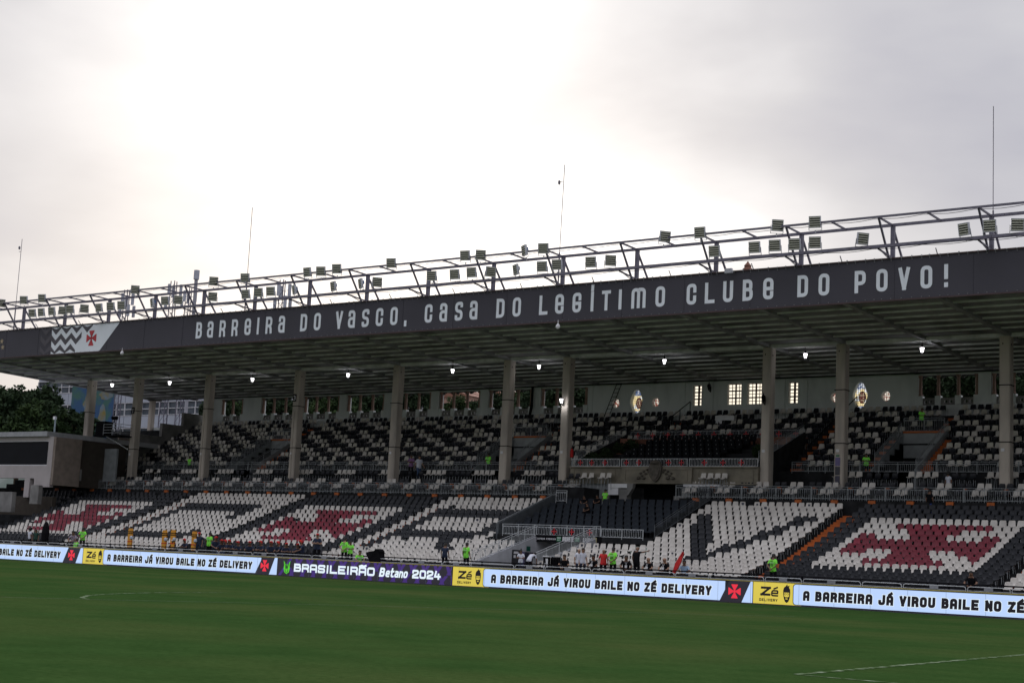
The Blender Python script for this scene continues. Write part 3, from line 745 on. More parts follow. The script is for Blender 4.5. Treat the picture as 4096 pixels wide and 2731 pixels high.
for xx in ustep:
    if -61 < xx < -51.5: continue
    q = MB(); q.box(xx-.22, xx+.22, 88.70, 88.86, 6.06, 6.27); q.build('edge_step', orange, UT)
    q = MB(); q.box(xx+.30, xx+.50, 90.1, 90.4, 6.7, 7.12); q.build('edge_step', orange, UT)
for (xa, xb_, r0, r1) in ((-37.3, -36.5, 0, 6), (-41.0, -40.2, 0, 6), (-38.2, -37.5, 6, 10), (-69.1, -68.45, 0, 6), (-73.0, -72.4, 0, 5), (-70.1, -69.4, 6, 10), (-96.2, -95.55, 0, 6), (-97.7, -97.0, 6, 10),
                         (-46.2, -45.4, 0, 10), (-83.6, -83.0, 3, 10), (-59.55, -58.95, 5, 10)):
    for r in range(r0, r1):
        for h in (0, 1):
            z1 = ZU[r]-SEATH+.2235*(h+1); y0 = YU[r]-.15+.41*h
            q = MB(); q.box(xa, xb_, y0, y0+.41, z1-.24, z1+.005); q.build('stair_step', orange, UT)
wall_g = mat('grey_wall_paint', (.27, .29, .30), .8, var=.25)
for n_, (a, b_) in enumerate(VOM):
    v = thing('stand_stairwell', '%s stairwell opening with grey walls sunk into the upper tier' % ('rightmost', 'middle', 'leftmost')[n_], 'stairwell', group='stairwells in the upper tier')
    b2 = b_-.85
    q = MB(); q.prism_x([(93.7, 7.2), (93.7, 8.5), (99.35, 11.55), (99.35, 7.2)], a-.12, a); q.build('side_wall', wall_g, v)
    q = MB(); q.prism_x([(93.7, 7.2), (93.7, 8.55), (99.35, 11.6), (99.35, 7.2)], b2, b2+.12); q.build('side_wall', wall_g, v)
    q = MB(); q.box(a, b2, 98.80, 98.90, 9.7, 11.35); q.build('header_wall', mat('pale_wall_paint', (.34, .36, .37), .8, var=.2), v)
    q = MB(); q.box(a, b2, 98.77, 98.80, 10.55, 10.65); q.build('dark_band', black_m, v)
    q = MB(); q.box(a, b2, 98.85, 101, 5, 9.7); q.build('passage_shade_block', black_m, v)  # solid black block stands in for the shade of the passage
    q = MB(); q.box(a, b2, 93.8, 99.4, 7.1, 7.15); q.build('stair_floor', concrete, v)
    q = MB(); q.box(a, b2, 98.72, 98.98, 11.35, 11.48); q.build('platform_edge', orange, v)
    loops_rail('stairwell_railing', 'sloping railing on the right side of the %s upper stairwell' % ('rightmost', 'middle', 'leftmost')[n_], 'railing', (b2+.06, 93.8, 8.55), (b2+.06, 99.3, 11.6), h=.5, m=metal_d)
    loops_rail('stairwell_railing', 'railing across the top of the %s upper stairwell' % ('rightmost', 'middle', 'leftmost')[n_], 'railing', (a, 98.85, 11.48), (b2, 98.85, 11.48), h=.75, m=metal_d)
    loops_rail('stairwell_railing', 'sloping railing on the left side of the %s upper stairwell' % ('rightmost', 'middle', 'leftmost')[n_], 'railing', (a-.06, 94.2, 8.75), (a-.06, 98.6, 11.2), h=.7, m=metal_d)

# ---- honour box
HB = thing('honour_box', 'ochre stone entablature with a carved shield in front of the central honour box', 'balcony')
q = MB(); q.box(-61.4, -46.7, 90.75, 91.2, 7.36, 8.38); q.build('wall', stone, HB)
q = MB(); q.box(-61.4, -46.7, 90.60, 91.3, 8.38, 8.46); q.box(-61.4, -46.7, 90.64, 90.75, 7.28, 7.36); q.box(-57.0, -51.5, 90.55, 90.75, 7.30, 8.40); q.build('cornice', stone, HB)
for xa, xb_, yy in ((-61.2, -57.5, 90.75), (-56.8, -51.7, 90.55), (-51.2, -46.9, 90.75)):
    q = MB()
    for (x0, x1, z0, z1) in ((xa+.1, xb_-.1, 8.22, 8.27), (xa+.1, xb_-.1, 7.45, 7.50), (xa+.1, xa+.15, 7.50, 8.22), (xb_-.15, xb_-.1, 7.50, 8.22)): q.box(x0, x1, yy-.04, yy, z0, z1)
    q.build('panel_moulding', stone, HB)
crest = mat('grey_carved_stone', (.13, .115, .095), .9, var=.4, scale=6, bump=.8)
q = MB(); sh = [(-.42, .75), (.42, .75), (.50, .35), (.40, -.25), (.18, -.60), (0, -.72), (-.18, -.60), (-.40, -.25), (-.50, .35)]
q.prism_y([(-54.25+a, 8.0+b_*.85) for a, b_ in sh], 90.35, 90.56); q.prism_y([(-54.25+a*.75, 8.0+b_*.7) for a, b_ in sh], 90.28, 90.35)
q.lathe([(.05, 0), (.40, .05), (.33, .18), (.20, .26), (.02, .30)], (-54.25, 90.45, 8.6), 10); q.build('carved_shield', crest, HB)
q = MB()
for s_ in (-1, 1):
    for k in range(7):
        cx_ = -54.25+s_*(.55+k*.13); cz_ = 8.15-.06*k+(.12 if k % 2 else -.1)
        q.lathe([(.02, -.05), (.10, 0), (.11, .06), (.02, .10)], (cx_, 90.5, cz_), 7)
    for k in range(2): q.lathe([(.03, -.1), (.15, -.04), (.15, .06), (.03, .1)], (-54.25+s_*(.95+.4*k), 90.5, 7.66), 9)
q.build('carved_garland', crest, HB)
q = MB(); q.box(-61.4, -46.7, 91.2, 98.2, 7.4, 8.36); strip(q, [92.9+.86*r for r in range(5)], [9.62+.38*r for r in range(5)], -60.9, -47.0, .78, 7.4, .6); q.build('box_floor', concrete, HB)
q = MB(); q.box(-60.9, -60.0+.0, 96.4, 97.6, 9.5, 10.95); q.box(-49.4, -47.2, 96.4, 97.6, 9.5, 10.95); q.box(-61.4, -46.7, 97.9, 98.1, 9.5, 11.05); q.build('rear_wall', terr, HB)
q = MB(); q.prism_x([(91.3, 8.4), (91.3, 8.9), (97.9, 11.4), (97.9, 8.4)], -61.4, -61.25); q.build('side_wall', concrete, HB)
q = MB(); q.prism_x([(91.3, 8.4), (91.3, 8.9), (97.9, 11.4), (97.9, 8.4)], -46.95, -46.8); q.build('side_wall', concrete, HB)
cr = [(x_, 90.75, 8.48) for x_ in (-60.75, -59.95, -59.05, -57.75+.05, -56.9, -55.55, -54.75+.0, -51.9, -50.65, -49.35)]
def seg_rail(lab, x0, x1, cs, y=90.8, z=8.48, h=.52):
    loops_rail('honour_box_railing', lab, 'railing', (x0, y, z), (x1, y, z), h=h, top=False, pitch=.11, m=metal, crosses=[(c, y, z) for c in cs])
seg_rail('ornate railing with three red crosses left of the carved shield', -61.3, -57.35, (-60.6, -59.65, -58.55))
seg_rail('ornate railing with four red crosses behind the carved shield', -57.2, -52.0, (-56.8, -55.8, -53.45, -52.45))
seg_rail('ornate railing with three red crosses right of the carved shield', -51.85, -46.75, (-50.7, -49.3, -47.95))
loops_rail('honour_box_railing', 'rear railing with red crosses behind the black armchairs', 'railing', (-61.0, 98.0, 11.08), (-46.9, 98.0, 11.08), h=.52, top=False, pitch=.12, m=metal_d,
           crosses=[(-60.4+1.28*i, 98.0, 11.08) for i in range(11)])
loops_rail('honour_box_railing', 'sloping railing down the left side of the honour box', 'railing', (-61.3, 91.2, 8.9), (-61.3, 97.8, 11.3), h=.5, m=metal_d)
loops_rail('honour_box_railing', 'sloping railing down the right side of the honour box', 'railing', (-46.9, 91.2, 8.9), (-46.9, 97.8, 11.3), h=.5, m=metal_d)
# recess and white blocks under the honour box
RB = thing('recess_wall', 'white walls and blocks around the dark recess under the carved entablature', 'wall')
q = MB(); q.box(-61.3, -58.2, 90.9, 91.1, 5.2, 7.3); q.build('wall', wall_g, RB)
q = MB(); q.box(-57.95, -56.4, 90.35, 90.7, 6.98, 7.26); q.box(-57.95, -57.15, 90.4, 90.72, 6.5, 6.98); q.box(-52.0, -49.3, 90.35, 90.7, 7.12, 7.26); q.build('white_block', white_m, RB)
q = MB(); q.box(-57.1, -56.5, 90.5, 91.1, 6.1, 6.95); q.box(-52.05, -51.5, 90.3, 91.1, 6.4, 7.0); q.box(-52.5, -51.6, 90.0, 91.1, 6.0, 6.45); q.build('grey_block', conc_l, RB)
q = MB(); q.box(-56.4, -52.0, 92.6, 92.7, 5, 7.3); q.box(-61.3, -49, 88.9, 92.7, 5.0, 5.3); q.build('recess_shade_fill', black_m, RB)  # black sheets put the shade of the opening into colour
q = MB()
for k in range(9):
    a, b_ = k*.6, (k+1)*.6; R0, R1 = .14-.012*k, .14-.012*(k+1)
    q.bar((-56.05+R0*math.cos(a), 90.4, 6.92+R0*math.sin(a)), (-56.05+R1*math.cos(b_), 90.4, 6.92+R1*math.sin(b_)), .05)
q.prism_y([(-56.4, 7.28), (-55.9, 7.28), (-55.98, 6.95), (-56.25, 6.55), (-56.4, 6.45)], 90.35, 90.7); q.build('scroll_bracket', conc_l, RB)
# plants in the honour box
def leafy(name, label, c, R, n_, parent=None, lm=None, s=.12, cat='plant'):
    r_ = np.random.RandomState(n_)
    P_ = r_.normal(size=(n_, 3)); P_ /= np.linalg.norm(P_, axis=1)[:, None]; P_ *= (r_.rand(n_, 1)**.4)*np.array(R)
    q_ = MB()
    for p_ in P_:
        a = Vector(r_.normal(size=3)).normalized(); b_ = a.orthogonal().normalized()*s; a = a*s*.45; p_ = Vector(p_)+Vector(c)
        q_.add([p_-b_, p_+a, p_+b_, p_-a], [(0, 1, 2, 3)])
    th = thing(name, label, cat)
    q_.build('leaves', lm or leaf1, th)
    k_ = MB(); k_.lathe([(.16, 0), (.22, .3), (.2, .3)], (c[0], c[1], c[2]-R[2]-.25), 8); k_.build('pot', terr, th)
    k_ = MB(); k_.bar((c[0], c[1], c[2]-R[2]), c, .05); k_.build('stem', bark, th)
    return th
for i, (x_, y_, z_) in enumerate(((-60.6, 92.3, 9.2), (-60.2, 93.5, 9.6), (-59.8, 94.6, 10.1), (-59.3, 95.4, 10.35))):
    leafy('potted_plant', '%s dark leafy plant from the front on the left slope of the honour box' % ORD[i], (x_, y_, z_), (.55, .5, .45), 240+i)
leafy('potted_plant', 'leafy green plant at the right side of the honour box by a column', (-48.0, 93.4, 9.7), (.5, .45, .5), 300, lm=leaf2)
# left end stepped parapet
q = MB()
for k in range(5):
    y0 = 91.0+2.6*k; q.box(-114.1, -113.75, y0, y0+2.6, 6, 9.3+1.28*k)
q.build('end_parapet', conc_l, label='stepped grey parapet wall at the left end of the upper tier', cat='wall')

# unseen terrace added behind the camera to bounce daylight under the roof
q = MB(); opp = mat('pale_bounce_terrace', (.50, .49, .47), .9, var=.2, scale=.4, spec=.1)
for k in range(16): q.box(-150, 80, -34-1.0*k, -33-1.0*k, 0, 1.2+.55*k)
for k in range(12): q.box(-150, 80, -56-1.0*k, -55-1.0*k, 0, 13.0+.6*k)
q.build('unseen_bounce_terrace', opp, label='pale stepped terrace added unseen behind the camera to bounce daylight', cat='terrace')
# ---------------------------------------------------------------- columns
cnum = {1: '1', 3: '3'}
for i, cx_ in enumerate(colx):
    c = thing('stand_column', '%s square beige column from the left holding up the roof' % ORD[i], 'column', group='columns holding up the roof')
    h = .325; ch = .07
    base = 6.9; top = 16.32
    q = MB(); pl = [(-h, -h+ch), (-h+ch, -h), (h-ch, -h), (h, -h+ch), (h, h), (-h, h)]
    vs = [(cx_+a, 91.33+b_, z_) for z_ in (base, top) for a, b_ in pl]; n_ = 6
    q.add(vs, [tuple(range(n_))[::-1], tuple(range(n_, 2*n_))]+[(k, (k+1) % n_, n_+(k+1) % n_, n_+k) for k in range(n_)]); q.build('shaft', col_paint, c)
    for zb in ((13.35, 9.95) if i not in (7, 6) else ()):
        q = MB(); q.box(cx_-.37, cx_+.37, 90.96, 91.7, zb, zb+.05); q.build('metal_band', black_m, c)
    q = MB(); q.box(cx_-.12, cx_-.07, 90.99, 91.03, 15.8, 15.92); q.box(cx_+.325, cx_+.34, 91.2, 91.26, 15.75, 15.87); q.build('fixing_hole', black_m, c)
    q = MB(); q.box(cx_-.19, cx_+.02, 90.985, 91.005, 9.42, 9.60); q.build('small_plate', white_m, c)
    if i in cnum:
        zc = 13.85 if i == 3 else 13.2
        q = MB(); q.box(cx_-.30, cx_+.10, 90.97, 91.0, zc-.1, zc+.5); q.build('number_plate', black_m, c)
        q = MB(); glyph(q, cnum[i], cx_-.20, zc, .22, .38, .06, y=90.965); q.build('number', white_m, c)
    if i in (7, 3, 2):
        q = MB(); q.bar((cx_+.29 if i == 7 else cx_-.02, 90.98, base), (cx_+.29 if i == 7 else cx_-.02, 90.98, 13.0 if i != 7 else 16.2), .05, n=6); q.build('drain_pipe', col_paint, c)
    if i == 8:
        for k, cc in enumerate(((.16, .13, .30), (.045, .045, .06), (.05, .045, .08))):
            q = MB(); q.box(cx_-.22, cx_+.10, 90.97, 90.995, 8.55-.58*k, 9.08-.58*k); q.build('poster', mat('column_poster_%d' % k, cc, .5), c)
        q = MB(); q.box(cx_-.18, cx_+.05, 90.97, 90.995, 9.14, 9.24); q.build('exit_plate', MATS['green_exit'], c)
for i, (X_, lab) in enumerate(((-120.6, 'slim beige rear column outside the left end of the stand'),)):
    q = MB(); q.box(X_-.2, X_+.25, 103, 103.45, 9, 16.0); q.build('rear_column', col_paint, label=lab, cat='column')

# ---------------------------------------------------------------- roof
RF = thing('grandstand_roof', 'flat cantilever roof with ribbed stained ceiling over the stand', 'roof')
XL, XR = -120.9, 12.0
def zc(y): return 16.72-(y-79.55)*.0285
q = MB(); q.prism_x([(79.55, zc(79.55)+.13), (104.3, zc(104.3)+.13), (104.3, 17.0), (80.2, 18.6), (79.55, 18.6)], XL, XR); q.build('roof_slab', ceil_m, RF)
xs = [-62.3+5.3*k for k in range(-11, 15)]
for x_ in xs:
    if not XL < x_ < XR: continue
    for (ya, yb_) in ((79.6, 91.15), (91.45, 104.3)):
        q = MB(); q.prism_x([(ya, zc(ya)+.135), (ya, zc(ya)-.06), (yb_, zc(yb_)-.06), (yb_, zc(yb_)+.135)], x_-.18, x_+.18); q.build('cross_beam', beam_m, RF)
for k in range(16):
    y_ = 79.9+1.56*k
    if abs(y_-91.3) < .5: y_ += .5
    q = MB(); z_ = zc(y_)
    for x_ in xs[:-1]:
        q.box(x_+.16, x_+5.14, y_-.03, y_+.03, z_+.02, z_+.14)
    q.build('purlin', rib_m, RF)
q = MB(); q.box(XL, XR, 91.15, 91.45, zc(91.3)-.10, zc(91.3)+.24); q.build('main_beam', rib_m, RF)
q = MB(); q.box(XL-.02, XL+.3, 79.6, 104.4, 15.9, 17.0)
q = MB(); q.prism_x([(79.5, 16.72), (79.5, 18.9), (104.35, 17.4), (104.35, 15.98)], XL-.25, XL-.02); q.build('end_fascia', mat('grey_gable_paint', (.30, .30, .31), .8), RF)
q = MB(); q.box(XL-.3, XR, 79.49, 79.56, 16.66, 16.74); q.box(XL-.3, XR, 79.44, 79.6, 19.0, 19.07); q.build('edge_trim', mat('rusty_trim', (.07, .04, .04), .7), RF)
q = MB(); q.box(XL, XR, 102.9, 103.0, 15.92, 16.0); q.build('cable_duct', black_m, RF)

FB = thing('roof_banner', 'long charcoal banner with white slogan lettering along the roof edge', 'banner')
q = MB(); q.box(XL-.25, XR, 79.50, 79.55, 16.74, 19.0); q.build('banner_sheet', banner_m, FB)
LT = [('B', 792), ('a', 837), ('R', 886), ('R', 935), ('e', 987), ('I', 1028.5), ('R', 1072), ('a', 1123), ('D', 1211.5), ('O', 1266), ('V', 1353.5), ('a', 1403.5), ('S', 1459), ('C', 1515), ('O', 1573),
      (',', 1620), ('C', 1711.5), ('a', 1771), ('S', 1833), ('a', 1892), ('D', 1999.5), ('O', 2065), ('L', 2172), ('e', 2236), ('G', 2305.6), ('Í', 2367), ('T', 2423), ('I', 2479), ('m', 2552.5), ('O', 2639.5),
      ('C', 2764.5), ('L', 2838), ('U', 2911), ('B', 2990), ('e', 3072), ('D', 3210), ('O', 3295), ('P', 3440), ('O', 3527), ('V', 3616), ('O', 3705), ('!', 3784)]
words = [8, 2, 6, 4, 2, 8, 5, 2, 5]
ii = 0; wi = 0
for wn in words:
    for ch, px in LT[ii:ii+wn]:
        q = MB()
        yy = 1325-.0807*px+110; x_ = at(px, yy, 79.48).x
        wd = {'I': .24, 'Í': .24, 'm': 1.02, '!': .24, ',': .26}.get(ch, .66)
        glyph(q, ch, x_-wd/2, 17.22, wd, 1.26, .215, y=79.485); q.build('letter', letter_m, FB)
    ii += wn
q = MB(); xx = XL
while xx < XR: q.box(xx-.012, xx+.012, 79.488, 79.4995, 16.75, 18.99); xx += 4.4
q.build('sheet_seams', mat('seam_dark', (.035, .033, .045), .6), FB, kind='stuff')
q = MB(); xx = XL
while xx < XR:
    q.box(xx-.03, xx+.03, 79.42, 79.47, 19.0, 19.06+rnd.random()*.06); q.box(xx-.02, xx+.02, 79.46, 79.485, 18.9, 18.94); q.box(xx-.02, xx+.02, 79.46, 79.485, 16.78, 16.81); xx += .42+rnd.random()*.2
q.build('fixing_ties', mat('tie_grey', (.30, .30, .30), .5), FB, kind='stuff')
# chevron field and cross at the left end
q = MB(); q.add([(-106.9+1.0, 79.487, 16.76), (-99.75, 79.487, 16.76), (-97.5, 79.487, 18.98), (-107.9+1.9, 79.487, 18.98)], [(0, 1, 2, 3)]); q.build('light_field', letter_m, FB)
q = MB()
for c_ in range(11):
    for r in range(-1, 5):
        x0 = -107.4+.66*c_; up_ = c_ % 2; z0 = 16.5+.92*r
        if (c_ > 6 and r < 1) or (c_ > 7 and r < 2) or (c_ > 9 and r < 3): continue
        za, zb = (z0, z0+.55) if up_ else (z0+.55, z0)
        pl = [(x0, za), (x0+.66, zb), (x0+.66, zb+.46), (x0, za+.46)]
        pl = [(u, min(max(w_, 16.76), 18.98)) for u, w_ in pl]
        if max(w_ for _, w_ in pl)-min(w_ for _, w_ in pl) > .1: q.add([(u, 79.480, w_) for u, w_ in pl], [(0, 1, 2, 3)])
q.build('chevron_pattern', mat('banner_chevron_ink', (.085, .077, .09), .6), FB)
q = MB(); malta(q, -100.85, 17.85, .62, 79.478); q.build('cross_emblem', red_m, FB)
for (sx, sz) in ((-112.65, 18.14), (-112.45, 17.62)):
    q = MB(); pts = [((.26 if k % 2 == 0 else .11)*math.sin(k*math.pi/5), (.26 if k % 2 == 0 else .11)*math.cos(k*math.pi/5)) for k in range(10)]
    q.add([(sx, 79.479, sz)]+[(sx+a, 79.479, sz+b_) for a, b_ in pts], [(0, i+1, (i+1) % 10+1) for i in range(10)]); q.build('star', mat('gold_star', (.45, .36, .22), .5), FB)

# truss above the roof
TR = thing('roof_truss', 'violet grey steel lighting truss standing on the roof edge', 'truss')
def tbar(nm, a, b_, w, parent=TR): q_ = MB(); q_.bar(a, b_, w); q_.build(nm, truss_m, parent)
xa = -122
while xa < 4:
    tbar('upper_rail', (xa, 78.0, 21.07), (min(xa+10.56, 5)-.02, 78.0, 21.07), .11)
    tbar('rear_rail', (xa, 80.0, 21.02), (min(xa+10.56, 5)-.02, 80.0, 21.02), .15)
    tbar('lower_rail', (xa, 78.0, 19.42), (min(xa+10.56, 5)-.02, 78.0, 19.42), .17); xa += 10.56
x_ = -38.75-5.53*15
k = 0
while x_ < 0:
    tbar('post', (x_, 80, 18.6), (x_, 80, 21.0), .21)
    tbar('bracket_arm', (x_, 78, 21.05), (x_, 80, 21.0), .09); tbar('bracket_arm', (x_+2.76, 78, 21.05), (x_+2.76, 80, 21.0), .09)
    tbar('bracket_arm', (x_, 78, 19.3), (x_, 80, 19.15), .08)
    tbar('strut', (x_, 78, 21.0), (x_, 79.55, 18.95), .10); tbar('strut', (x_, 80, 20.9), (x_, 82.2, 18.4), .10)
    tbar('hanger', (x_+.02, 78.1, 19.3), (x_+.02, 79.46, 19.0), .04); tbar('hanger', (x_+2.76, 79.9, 18.6), (x_+2.76, 79.2, 19.35), .04)
    x_ += 5.53
for rz, ry in ((21.02, 77.9), (19.36, 77.88)):
    cq = MB(); xa = -121; pv = (xa, ry, rz)
    while xa < 3:
        xa += .7; nx = (xa, ry, rz-.06-.10*abs(math.sin(xa*1.13))); cq.bar(pv, nx, .025); pv = nx
    cq.build('power_cable', black_m, TR)
# masts
for i, x_ in enumerate((-117.5, -88.2, -58.45, -29.0)):
    m_ = thing('lightning_mast', '%s slender lightning mast from the left on the roof' % ORD[i], 'mast', group='lightning masts on the roof')
    q = MB(); q.bar((x_, 84, 18.2), (x_, 84, 22.3), .11, n=6); q.build('base_tube', truss_m, m_)
    q = MB(); q.bar((x_, 84, 22.3), (x_+(.1 if i == 2 else 0), 84, 28.35), .05, n=5); q.build('rod', truss_m, m_)
    if i in (0, 2): q = MB(); q.lathe([(.02, -.2), (.09, -.12), (.09, .05), (.03, .12)], (x_-.28, 84, 27.2 if i == 2 else 27.6), 6); q.bar((x_-.28, 84, 27.2), (x_, 84, 27.2), .03); q.build('beacon', truss_m, m_)

# floodlights: (px, py of centre in the photograph, rail, yaw in degrees: + shows its flank on the right)
def C1(x_, y_, o): return o[0]+x_/2.24, o[1]+y_/2.24
FLs = []
for r_, lst in (('u', [(10, 475, -5), (212, 448, 30), (375, 432, 35), (1212, 355, 5), (1915, 280, 5), (2195, 250, 25)]),
               ('l', [(287, 565, 40), (368, 557, 48), (462, 547, 45), (563, 542, 5), (625, 530, 25), (755, 525, -5), (885, 517, 48), (990, 505, 35), (1087, 495, 32), (1362, 472, 76), (1478, 455, 35), (1597, 447, 5), (1905, 418, 0), (2200, 395, 35)])):
    FLs += [(*C1(a, b_, (0, 1000)), r_, yw) for a, b_, yw in lst]
for r_, lst in (('u', [(458, 198, 45), (580, 190, 20), (722, 168, 25), (1210, 117, 25), (1872, 50, 25), (2013, 45, 0)]),
               ('l', [(20, 380, 28), (130, 370, 28), (340, 355, 76), (690, 325, 66), (935, 300, 74), (1085, 288, -12), (1573, 232, 22), (1778, 218, 28), (1930, 200, 28), (2103, 195, -20)])):
    FLs += [(*C1(a, b_, (1024, 1000)), r_, yw) for a, b_, yw in lst]
for r_, lst in (('u', [(108, 228, 70), (280, 210, 18), (1372, 105, -22), (1683, 68, 22)]), ('l', [(32, 400, 68), (268, 372, 22), (402, 355, 22), (705, 332, 18), (883, 318, -8), (1812, 235, 22), (2172, 200, 20)])):
    FLs += [(*C1(a, b_, (2048, 900)), r_, yw) for a, b_, yw in lst]
for r_, lst in (('u', [(85, 340, -12), (420, 310, 12)]), ('l', [(60, 520, 15), (237, 508, 12), (420, 493, 8), (850, 460, -28), (1755, 375, 38), (1985, 345, 12), (2235, 335, -8)])):
    FLs += [(*C1(a, b_, (3072, 750)), r_, yw) for a, b_, yw in lst]
fl_frame = mat('floodlight_casing', (.52, .53, .57), .45, .3, var=.15)
slat_m = mat('floodlight_louvre', (.56, .56, .46), .5, var=.15); blue_m = mat('blue_driver_box', (.05, .14, .32), .5)
def floodlight():
    r_ = thing('floodlight', 'x', 'floodlight')
    w_ = .33; q_ = MB()
    q_.box(-w_, w_, 0, .10, -w_, w_); q_.box(-w_, -w_+.035, -.05, 0, -w_, w_); q_.box(w_-.035, w_, -.05, 0, -w_, w_); q_.box(-w_+.035, w_-.035, -.05, 0, w_-.035, w_); q_.box(-w_+.035, w_-.035, -.05, 0, -w_, -w_+.035)
    q_.build('casing', fl_frame, r_)
    q_ = MB(); q_.box(-w_+.036, w_-.036, -.006, -.001, -w_+.036, w_-.036); q_.build('dark_lens', black_m, r_)
    for k in range(5):
        z_ = -.25+.125*k; q_ = MB(); q_.box(-w_+.04, w_-.04, -.05, -.008, z_-.028, z_+.028); q_.build('louvre', slat_m, r_)
    q_ = MB(); q_.box(-.12, .12, .10, .26, -.05, .18); q_.build('driver_box', blue_m, r_)
    q_ = MB(); q_.path([(-.36, .05, 0), (-.36, .10, -.45), (.36, .10, -.45), (.36, .05, 0)], .03); q_.bar((0, .1, -.45), (0, .1, -.62), .05); q_.build('bracket', fl_frame, r_)
    return r_
F0 = floodlight(); first = True
for rl in 'ul':
    sel = sorted([f_ for f_ in FLs if f_[2] == rl])
    for i, (px, py, r_, yw) in enumerate(sel):
        o = F0 if first else copy_tree(F0); first = False
        p_ = at(px, py, 77.85); o.location = p_
        o.rotation_euler = (math.radians(10), 0, math.atan2(-p_.x, 78)-math.radians(yw))
        face = 'turned edge-on' if yw > 60 else ('facing square to the pitch' if abs(yw) < 15 else ('turned to the left' if yw > 0 else 'turned to the right'))
        o['label'] = '%s louvred floodlight from the left on the %s rail, %s' % (ORD[i], 'upper' if rl == 'u' else 'lower', face)
        o['group'] = 'floodlights on the roof truss'
# extra roof details: camera domes under the edge, small roof lamp, dome ornament
for i, (x_, z_) in enumerate(((-96.7, 16.48), (-55.05, 16.42))):
    o = thing('security_camera', 'white dome camera hanging from the roof edge %s' % ('below the chevron end of the banner', 'below the middle of the banner')[i], 'camera')
    q = MB(); q.bar((x_, 79.3, z_+.05), (x_, 79.3, z_+.35), .04); q.build('stem', white_m, o)
    q = MB(); q.lathe([(.05, .12), (.12, .05), (.15, -.08), (.10, -.18), (.02, -.22)], (x_, 79.3, z_), 10); q.build('dome', white_m, o)
o = thing('roof_spotlight', 'small square spotlight leaning over the banner top', 'spotlight'); p_ = at(2921, 1085, 79.3)
q = MB(); q.box(p_.x-.22, p_.x+.22, 79.0, 79.2, p_.z-.15, p_.z+.12); q.build('casing', fl_frame, o); q = MB(); q.bar((p_.x, 79.15, p_.z), (p_.x+.2, 79.6, p_.z-.02), .05); q.build('bracket', fl_frame, o)
o = thing('roof_finial', 'terracotta finial rising behind the roof edge', 'finial')
p_ = at(2991, 1070, 81); q = MB(); q.lathe([(.35, -.3), (.30, -.1), (.20, 0), (.22, .12), (.10, .25), (.02, .38)], (p_.x, 81, p_.z), 10); q.build('turned_top', terr, o)

# lanterns under the roof
def lantern(x_, y_, z_, lit, lab, wall=False):
    o = thing('lantern', lab, 'lantern', (x_, y_, z_), group='lanterns'); o.scale = (.8, .8, .8)
    q_ = MB(); q_.lathe([(.20, .0), (.16, .10), (.06, .16), (.05, .26), (.02, .36)], (0, 0, .16), 6); q_.build('cap', black_m, o)
    q_ = MB(); q_.lathe([(.06, -.22), (.10, -.20), (.19, .12), (.17, .16)], (0, 0, 0), 6); q_.build('glass', lamp_on if lit else glass_d, o)
    q_ = MB()
    for k in range(6):
        a = k*math.pi/3; q_.bar((.075*math.cos(a), .075*math.sin(a), -.23), (.2*math.cos(a), .2*math.sin(a), .14), .022)
    q_.lathe([(.02, -.34), (.08, -.28), (.09, -.22)], (0, 0, 0), 6)
    if wall: q_.bar((0, 0, -.3), (.0, .35, -.42), .06); q_.bar((0, .3, -.45), (0, .34, .1), .07)
    q_.build('frame', black_m, o)
    if not wall: q_ = MB(); q_.bar((0, 0, .45), (0, 0, (zc(y_)+.2-z_)/.8), .03); q_.build('hanger', black_m, o)
    if lit:
        ld = bpy.data.lights.new('lantern_light', 'POINT'); ld.energy = 9; ld.shadow_soft_size = .12; ld.color = (.95, .96, 1)
        lo_ = bpy.data.objects.new('lantern_light', ld); COL.objects.link(lo_); lo_.parent = o; lo_.location = (0, 0, -.45)
    return o
LP = [((0, 1000), 1005, 1210), ((0, 1000), 1520, 1190), ((0, 1000), 2262, 1160), ((1024, 1000), 825, 1120), ((1024, 1000), 1762, 1083), ((2048, 900), 242, 1270), ((2048, 900), 1366, 1222), ((3072, 750), 335, 1505), ((3072, 750), 1380, 1453)]
for i, (o_, a, b_) in enumerate(LP):
    px, py = C1(a, b_, o_); yl = 94.5; p_ = at(px, py, yl)
    while p_.z > zc(yl)-.62 and yl > 92: yl -= .25; p_ = at(px, py, yl)
    lantern(p_.x, p_.y, p_.z, True, '%s lit lantern from the left hanging under the roof' % ORD[i])
p_ = at(2245, 1602, 90.6); lantern(p_.x, 90.62, p_.z, True, 'lit wall lantern on the column left of the honour box', True)
p_ = at(3053, 1595, 90.6); lantern(p_.x, 90.62, p_.z, False, 'unlit black wall lantern on the column right of the honour box', True)
p_ = at(2836, 1548, 103.2); lantern(p_.x, 103.2, p_.z, False, 'unlit black wall lantern on the rear wall between the lit windows', True)

